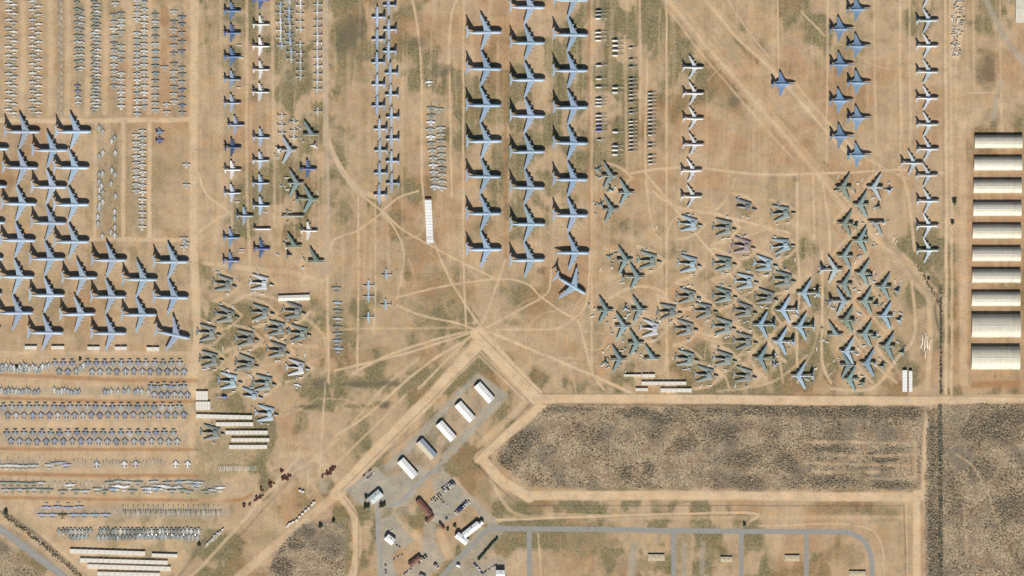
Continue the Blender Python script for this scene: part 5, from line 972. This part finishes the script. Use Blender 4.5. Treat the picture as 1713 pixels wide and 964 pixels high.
gable(1513.3, 637.5, 35, 7, 4, 90, 'shed', 'left one of two upright white sheds below the eastern bombers', 'shed', 'two upright white sheds', 'shed', rise=1)
gable(1523, 638, 34, 5, 4, 90, 'shed', 'right one of two upright white sheds below the eastern bombers', 'shed', 'two upright white sheds', 'shed', rise=1)
gable(628.5, 831, 22, 13, 5, 40, 'lightgrey', 'grey blue roofed building on a circular paved island', 'building', None, 'building', wallk='concrete', roofk='lightgrey')
gable(652.6, 902.6, 15, 11, 6, -38, 'whitewall', 'small white building left of the yards', 'building', None, 'building')
gable(772.8, 901, 22, 10, 6.5, -38, 'whitewall', 'lower left wing of the white office building beside the road', 'building', None, 'building')
gable(788.5, 886, 32, 10, 6, 38, 'whitewall', 'long white office block pointing up right beside the road', 'building', None, 'building')
gable(804, 875.5, 8, 6, 5, 38, 'whitewall', 'small white annex at the upper end of the office block', 'building', None, 'building')
gable(837, 961, 14, 14, 8, 0, 'whitewall', 'white square building at the bottom edge right of the road', 'building', None, 'building')
gable(767, 946, 5, 4, 3, -20, 'whitewall', 'tiny white hut beside the lower end of the road', 'hut', None, 'hut', doors=False)
gable(707, 965, 9, 6, 4, -30, 'white', 'small white hut at the bottom edge of the yards', 'hut', None, 'hut', doors=False)
gable(709.5, 849, 32, 9.5, 4, -50, 'brownroof', 'long rust brown roofed building at the left of the parking yard', 'building', None, 'building')
gable(718.5, 868, 14, 7, 4, 45, 'brownroof', 'short rust brown wing at the foot of the brown building', 'building', None, 'building')
gable(694, 938.5, 22, 8, 4, 38, 'brownroof', 'brown roofed building in the lower yard', 'building', None, 'building')
gable(739, 880, 11, 4, 3, -52, 'brownroof', 'small brown shed below the parking yard', 'shed', None, 'shed', doors=False)
for (x, y, l, w, t) in ((1098, 933, 27, 10, 'first'), (1215, 936, 19, 8, 'second'), (1325, 934, 24, 9, 'third'), (1434, 960, 27, 8, 'fourth')):
    gable(x, y, l, w, 2.4, 0, 'paleroof', f'{t} low pale slab-roofed house from left in the empty housing blocks', 'house', 'low pale houses', 'house', rise=.5)
gable(1708, 16, 18, 44, 6, 0, 'hangar', 'cream ribbed building at the top right corner', 'building', None, 'building', rise=1)

# ------------------------------------------------------------------ storage boxes: every box a thing
BOXM = {}
def boxmesh(l, w, h, k='white'):
    key = (round(l, 1), round(w, 1), round(h, 1), k)
    if key not in BOXM:
        mb = MB().box(-l / 2, l / 2, -w / 2, w / 2, .25, h, k, (.05, .05)); mb.box(-l / 2 + .4, l / 2 - .4, -w / 2 + .3, w / 2 - .3, 0, .25, 'dark'); mb.box(-l / 2 + .3, l / 2 - .3, -.12, .12, h, h + .1, k)
        for i in range(5):
            x = -l / 2 + l * (i + .5) / 5; mb.box(x - .08, x + .08, -w / 2 + .1, w / 2 - .1, h, h + .06, k)
        BOXM[key] = mb.mesh('storage_box')
    return BOXM[key]
def strip(x0, x1, y0, y1, n, pl, group='white storage trailers in rows', h=3.4, slope=0.0):
    l = (x1 - x0) / n
    for i in range(n):
        cx = x0 + l * (i + .5); cy = (y0 + y1) / 2 + slope * (i / max(1, n - 1) - .5)
        o = put('storage_trailer', boxmesh(l * U - .35, (y1 - y0) * U, h), None, (wx(cx), wy(cy), 0)); tag(o, f'white storage trailer, {nth(i + 1)} from left in {pl}', 'trailer', group)
strip(41.5, 62, 579, 584.5, 2, 'the first pair under the western transports'); strip(86, 108, 579, 584.5, 2, 'the second pair under the western transports'); strip(146, 167, 580, 585.5, 2, 'the third pair under the western transports')
strip(192, 212.6, 580, 585.5, 2, 'the fourth pair under the western transports'); strip(245, 266.6, 581, 587, 2, 'the fifth pair under the western transports')
strip(328, 348, 654.5, 669.5, 4, 'the upper short block below the western wrecks'); strip(328, 352, 672, 686, 5, 'the lower short block below the western wrecks')
strip(328, 422, 694, 700.5, 9, 'the first long strip below the western wrecks', slope=2); strip(361, 424, 706.5, 713, 8, 'the second long strip below the western wrecks'); strip(377, 448, 720.5, 727, 9, 'the third long strip below the western wrecks')
strip(387, 451, 733, 739, 9, 'the fourth long strip below the western wrecks'); strip(383, 447, 744.5, 751, 9, 'the fifth long strip below the western wrecks')
strip(117, 243, 920.5, 927.5, 13, 'the top strip at the bottom left', slope=4); strip(254, 297, 926.5, 932, 5, 'the short top right strip at the bottom left', slope=1); strip(134, 281, 936, 942.5, 15, 'the second strip at the bottom left', slope=4)
strip(146, 286, 946, 953, 14, 'the third strip at the bottom left', slope=4); strip(163, 268, 957.5, 964, 11, 'the lowest strip at the bottom left', slope=2)
strip(1044, 1073, 626.5, 630, 3, 'the thin upper strip above the south road'); strip(1074, 1096, 626, 631.5, 2, 'the right end of the upper south strip'); strip(1073, 1148, 638.5, 644, 8, 'the long strip above the south road')
strip(1063, 1084, 649.5, 654, 2, 'the short lower strip above the south road'); strip(1105, 1157, 650, 656.5, 6, 'the lower right strip above the south road')
for i in range(17):                                             # diagonal stack of pale boxes
    t = i / 16; x = 343 + 30 * t; y = 913 - 26 * t; ln = 6 + 7 * math.sin(math.pi * min(1, t * 1.1))
    o = put('pale_crate', boxmesh(round(ln) * U, 2.0, 2.6), None, (wx(x + rnd.uniform(-1, 1)), wy(y + rnd.uniform(-1, 1)), 0), R(62 + rnd.uniform(-8, 8))); tag(o, f'long pale blue white crate, {nth(i + 1)} from the lower left end of the diagonal stack', 'crate', 'pale crates in a diagonal stack')
for i, (x, y) in enumerate(((481.5, 880), (485, 876.5), (490, 874), (496, 871), (501, 865), (506, 860), (511, 855), (516, 851), (522, 845), (525, 841), (502, 821), (507, 823))):
    o = put('pale_crate', boxmesh(6.0, 4.0, 3.0), None, (wx(x), wy(y), 0), R(40 + rnd.uniform(-30, 30))); tag(o, f'pale crate, {nth(i + 1)} from the lower left in the scrap yard file', 'crate', 'pale crates in the scrap yard')
rg2 = random.Random(21)
pile = [(408, 846)] * 2 + [(413, 843)] * 3 + [(430, 835)] * 8 + [(436, 832)] * 4 + [(441, 818)] * 3 + [(449, 812)] * 4 + [(455, 808)] * 4 + [(476, 799)] * 6 + [(481, 800)] * 5 + [(470, 789)] * 4 + [(555, 786)] * 6 + [(549, 792)] * 5 + [(543, 797)] * 4 + [(558, 781)] * 3
for i, (x, y) in enumerate(pile):
    o = put('rusty_crate', boxmesh(rg2.choice((3.2, 4.2, 5.4)), rg2.choice((2.4, 3.0)), rg2.choice((1.6, 2.4, 3.0)), 'rust'), None, (wx(x + rg2.uniform(-5, 5)), wy(y + rg2.uniform(-4, 4)), 0), R(rg2.uniform(20, 70)))
    tag(o, 'rust brown crate in the scrap piles along the diagonal dirt track', 'crate', 'rust brown crates in scrap piles')
for i in range(150):                                             # scrap strip near the hangars, top right
    x = rg2.uniform(1592, 1612); y = rg2.uniform(-4, 98)
    if y > 55 and x > 1606: continue
    o = put('scrap_bit', boxmesh(rg2.choice((3.2, 5.0, 8.0)), rg2.choice((1.4, 2.2)), rg2.choice((.9, 1.6, 2.4)), rg2.choice(('white', 'concrete', 'wall', 'concrete'))), None, (wx(x), wy(y), 0), R(rg2.choice((0, 90)) + rg2.uniform(-12, 12)))
    tag(o, 'pale scrap slab in the narrow junk strip at the top right', 'scrap', 'scrap slabs in the junk strip')  # loose slabs of junk lying in the strip
for i, (x, y, l, a_) in enumerate(((1543, 568, 18, 90), (1547, 575, 24, 88), (1551, 572, 22, 92), (1555, 578, 14, 90), (1548, 592, 14, 85), (1549, 560, 10, 90), (1541, 578, 10, 90), (1557, 570, 8, 90))):
    o = put('missile_tube', MB().tube([(-l * U / 2, 0, 1.3, .6, .6), (l * U / 2 - 2, 0, 1.3, 1.0, 1.0), (l * U / 2, 0, 1.3, .2, .2)], 'white', 8).box(-2, 2, -1, 1, 0, .5, 'dark').mesh('missile_tube', True), None, (wx(x), wy(y), 0), R(a_)); tag(o, f'long white cylindrical casing, {nth(i + 1)} in size order beside the drainage ditch', 'casing', 'white casings beside the ditch')
for i, (x, y) in enumerate(((399, 76), (403, 97), (398, 147), (443, 355), (396, 338), (404, 418), (403, 422))):
    o = put('pale_crate', boxmesh(10, 1.8, 1.6), None, (wx(x + 1), wy(y), 0)); tag(o, f'thin pale crate beside the patrol planes, {nth(i + 1)} in the list from top', 'crate', 'thin crates beside patrol planes')
for i, (x, y, a_) in enumerate(((1495, 400, 80), (1499, 405, 60), (1330, 435, 90), (1098, 381, 70), (1366, 584, 90), (1437, 624, 90), (1497, 606, 120), (1493, 600, 125), (1402, 296, 70), (1386, 511, 60), (1427, 372, 130), (1462, 456, 90), (1497, 472, 90), (1498, 521, 90), (1387, 628, 60), (1046, 623, 60), (1060, 590, 50), (1017, 580, 60), (1004, 452, 80), (478, 262, 70), (486, 310, 130), (531, 322, 120), (373, 583, 90), (510, 595, 90), (485, 355, 0), (1466, 289, 60), (1442, 301, 65), (1420, 333, 60))):
    o = put('white_body_panel', boxmesh(9, 1.8, 1.4, 'white'), None, (wx(x), wy(y), 0), R(a_)); tag(o, 'narrow white cut panel lying on the ground among the bombers', 'body panel', 'white cut panels lying among bombers')  # loose panels cut from the aircraft

# ------------------------------------------------------------------ vehicles
def car_mesh(l=4.6, w=1.9, h=1.5):
    mb = MB().box(-l / 2, l / 2, -w / 2, w / 2, .35, .95, 'carpaint', (.1, .06)); mb.box(-l * .28, l * .2, -w / 2 + .12, w / 2 - .12, .95, h, 'glass', (.45, .15)); mb.box(-l * .18, l * .1, -w / 2 + .3, w / 2 - .3, h, h + .05, 'carpaint')
    for x in (-l * .32, l * .32):
        for y in (-w / 2 + .1, w / 2 - .1): mb.box(x - .33, x + .33, y - .12, y + .12, 0, .66, 'tyre', (.12, 0))
    return mb.mesh('parked_car')
CAR = car_mesh(); TRUCK = car_mesh(8.5, 2.6, 3.0)
CC = [((.05, .07, .18), 'dark blue'), ((.6, .6, .6), 'silver'), ((.75, .75, .75), 'white'), ((.03, .03, .035), 'black'), ((.14, .03, .03), 'dark red'), ((.12, .13, .2), 'slate')]
def cars(x0, y0, x1, y1, n, a_, me_, pl, name='parked_car', cat='car'):
    for i in range(n):
        t = i / max(1, n - 1); c, w_ = CC[rnd.randrange(6)]; o = put(name, me_, None, (wx(x0 + (x1 - x0) * t + rnd.uniform(-.4, .4)), wy(y0 + (y1 - y0) * t + rnd.uniform(-.4, .4)), .01), R(a_ + rnd.uniform(-4, 4)), c); tag(o, f'{w_} {cat}, {nth(i + 1)} from left in {pl}', cat, 'vehicles parked in the southern yards')
cars(741, 818, 757, 806, 6, -50, TRUCK, 'the upper lot of the yard', 'parked_truck', 'truck'); cars(745, 820, 760, 809, 5, -50, TRUCK, 'the second file of the upper lot', 'parked_truck', 'truck'); cars(762, 858, 780, 840, 7, -48, TRUCK, 'the right lot of the yard', 'parked_truck', 'truck')
cars(767, 854, 784, 840, 7, -48, TRUCK, 'the second file of the right lot', 'parked_truck', 'truck'); cars(722, 836, 735, 826, 6, -50, CAR, 'the left lot of the yard'); cars(608, 796, 620, 786, 6, 60, CAR, 'the lot above the round island')
cars(728, 943, 733, 950, 3, 40, TRUCK, 'the lower yard', 'parked_truck', 'truck'); cars(690, 950, 676, 960, 6, 40, CAR, 'the row at the bottom of the yard'); cars(650, 893, 656, 886, 3, 50, CAR, 'the lot behind the small white building'); cars(810, 958, 830, 945, 8, 50, CAR, 'the lot near the bottom square building')

cars(741, 826, 728, 838, 5, -50, CAR, 'the inner file of the left lot'); cars(752, 862, 746, 868, 4, -48, CAR, 'the short file at the foot of the yard'); cars(660, 935, 672, 928, 5, 40, CAR, 'the file above the lower brown building'); cars(655, 905, 668, 915, 4, -40, CAR, 'the file beside the small white building')
cars(748, 846, 738, 836, 4, 40, CAR, 'the middle of the paved yard'); cars(700, 940, 712, 930, 4, -45, TRUCK, 'the track above the lower yard', 'parked_truck', 'truck'); cars(645, 945, 646, 962, 5, 0, CAR, 'the upright file in the dark corner lot')
cars(612, 802, 624, 792, 5, 60, CAR, 'the second file above the round island'); cars(795, 945, 806, 958, 4, -40, TRUCK, 'the bottom lot left of the square building', 'parked_truck', 'truck')
rd = random.Random(44); DB = [((.66, .65, .60), 'pale'), ((.36, .38, .36), 'grey'), ((.20, .25, .22), 'dark green'), ((.45, .52, .58), 'blue grey')]
DM = []
for l_, w_ in ((4, 2), (6, 2.4), (8, 3), (10, 2.2), (5, 4)):
    mb_ = MB().box(-l_ / 2, l_ / 2, -w_ / 2, w_ / 2, .15, 1.3, 'paint', (.4, .3)); mb_.box(-l_ * .2, l_ * .35, -w_ * .3, w_ * .3, 1.3, 2.0, 'paint', (.3, .2)); mb_.box(-l_ * .4, l_ * .4, -w_ * .2, w_ * .2, 0, .15, 'dark'); DM.append(mb_.mesh('scrap_piece'))
for o_ in [o for o in list(bpy.data.objects) if o.parent is None and (o.name.split('.')[0] in ('bomber', 'cut_fuselage'))]:
    ang_ = o_.rotation_euler.z; back = o_.name.startswith('bomber')
    for k_ in range(4 if back else 3):
        c_, w_ = DB[rd.choice((0, 0, 1, 2, 3))]; dx_ = rd.uniform(-24, -8) if back else rd.uniform(-14, 12); dy_ = rd.uniform(-13, 13) if back else rd.choice((-1, 1)) * rd.uniform(14, 19)
        loc_ = (o_.location.x + u(dx_ * math.cos(ang_) - dy_ * math.sin(ang_)), o_.location.y + u(dx_ * math.sin(ang_) + dy_ * math.cos(ang_)), 0)
        q_ = put('scrap_piece', DM[rd.randrange(5)], None, loc_, rd.uniform(0, 6.28), c_); tag(q_, f'small {w_} scrap piece lying on the ground between cut up bombers', 'scrap', f'{w_} scrap pieces among the bombers')

# ------------------------------------------------------------------ trees and bushes
def tree(px, py, r, h, k, label, group, seed):
    rg_ = random.Random(seed); root = bpy.data.objects.new('tree', None); C.objects.link(root); root.location = (wx(px), wy(py), 0); tag(root, label, 'tree', group)
    t = MB(); t.rings([[(a_ * .3 * math.cos(i * 1.0472), a_ * .3 * math.sin(i * 1.0472), z) for i in range(6)] for z, a_ in ((0, 1.3), (h * .4, .9), (h * .8, .35))], 'bark')
    for j in range(4):
        q = j * 1.57 + rg_.random(); t.rings([[(s_ * math.cos(q) + .1 * a_ * math.cos(i * 1.57), s_ * math.sin(q) + .1 * a_ * math.sin(i * 1.57), z) for i in range(4)] for z, s_, a_ in ((h * .35, 0, 1.4), (h * .7, r * .55, .7))], 'bark')
    put('trunk', t.mesh('trunk'), root)
    c = MB()
    for i in range(760):
        q = rg_.random() * 6.283; ph = rg_.random(); rr = r * math.sqrt(rg_.uniform(.0, 1.1)) * (.75 + .3 * math.sin(q * 3 + seed)); z = h * (.45 + .55 * ph); rr *= math.sqrt(max(.08, 1 - (ph - .3) ** 2 * 1.6))
        x, y = rr * math.cos(q), rr * math.sin(q); s_ = rg_.uniform(.4, .95); b0 = len(c.v); d = [rg_.uniform(-1, 1) for _ in range(6)]
        c.v += [(x + s_ * d[0], y + s_ * d[1], z + s_ * .5 * d[2]), (x + s_ * d[3], y - s_ * d[1], z + s_ * .4), (x - s_ * d[0], y + s_ * d[4], z - s_ * .3), (x - s_ * d[3], y + s_ * d[5], z + s_ * .2)]
        c.face((b0, b0 + 1, b0 + 2), k); c.face((b0 + 1, b0 + 2, b0 + 3), k)
    put('crown', c.mesh('crown'), root)
for i, (x, y, r, h, k, lb) in enumerate([(612.5, 832, 4.2, 5, 'leaf', 'dark tree close to the left wall of the round island building'), (611.5, 848, 5.5, 6, 'leaf', 'dark round tree left of the island driveway'), (638, 846, 5.5, 6, 'leaf', 'dark round tree right of the island driveway'), (643, 844, 4, 5, 'leaf', 'smaller dark tree touching the round tree right of the island driveway'), (616.5, 847, 4, 5, 'leaf', 'smaller dark tree right beside the round tree left of the driveway'),
                                       (1596.5, 338.5, 5.5, 7, 'leafg', 'lone green tree between the tanker column and the hangars'), (1593, 373, 4, 5, 'leaf', 'small dark tree below the green one near the hangars'), (536, 880, 5, 5, 'leaf', 'dark tree at the upper edge of the small scrub patch'), (558, 872, 4, 5, 'leaf', 'small tree right at the top corner of the small scrub patch'), (10, 857, 5, 6, 'leaf', 'dark tree at the head of the ditch beside the southwest road'),
                                       (797, 872, 3, 5, 'leaf', 'small dark tree behind the office block, left one'), (806, 871, 3, 5, 'leaf', 'small dark tree behind the office block, right one'), (782, 887, 2.5, 4, 'leaf', 'small dark tree in the nook of the office building'), (1245, 878, 4, 4, 'leafg', 'low green tree where a dirt track meets the road'), (1553, 467, 3, 4, 'leaf', 'lone dark bush tree below the tanker column'), (333, 911, 4, 4, 'leaf', 'dark tree at the lower end of the diagonal crate stack'),
                                       (761, 880, 4, 4, 'leafg', 'green tree left of the office building'), (749, 886, 3, 4, 'leaf', 'small tree between the brown shed and the office building'), (28, 614.5, 3, 4, 'leaf', 'dark bush beside the ragged first fighter row'), (134, 602, 3.2, 4, 'leaf', 'dark bush above the gap in the first fighter row')]):
    tree(x, y, r, h, k, lb, None, i + 1)
for i in range(11):
    t = i / 10; tree(801 + 30 * t + rnd.uniform(-.5, .5), 935 - 34 * t, 2.8, 3.5, 'leaf', f'small dark roadside tree, {nth(i + 1)} from the lower left of the line beside the diagonal road', 'small trees lining the diagonal road', 60 + i)
print('objects', len(bpy.data.objects))
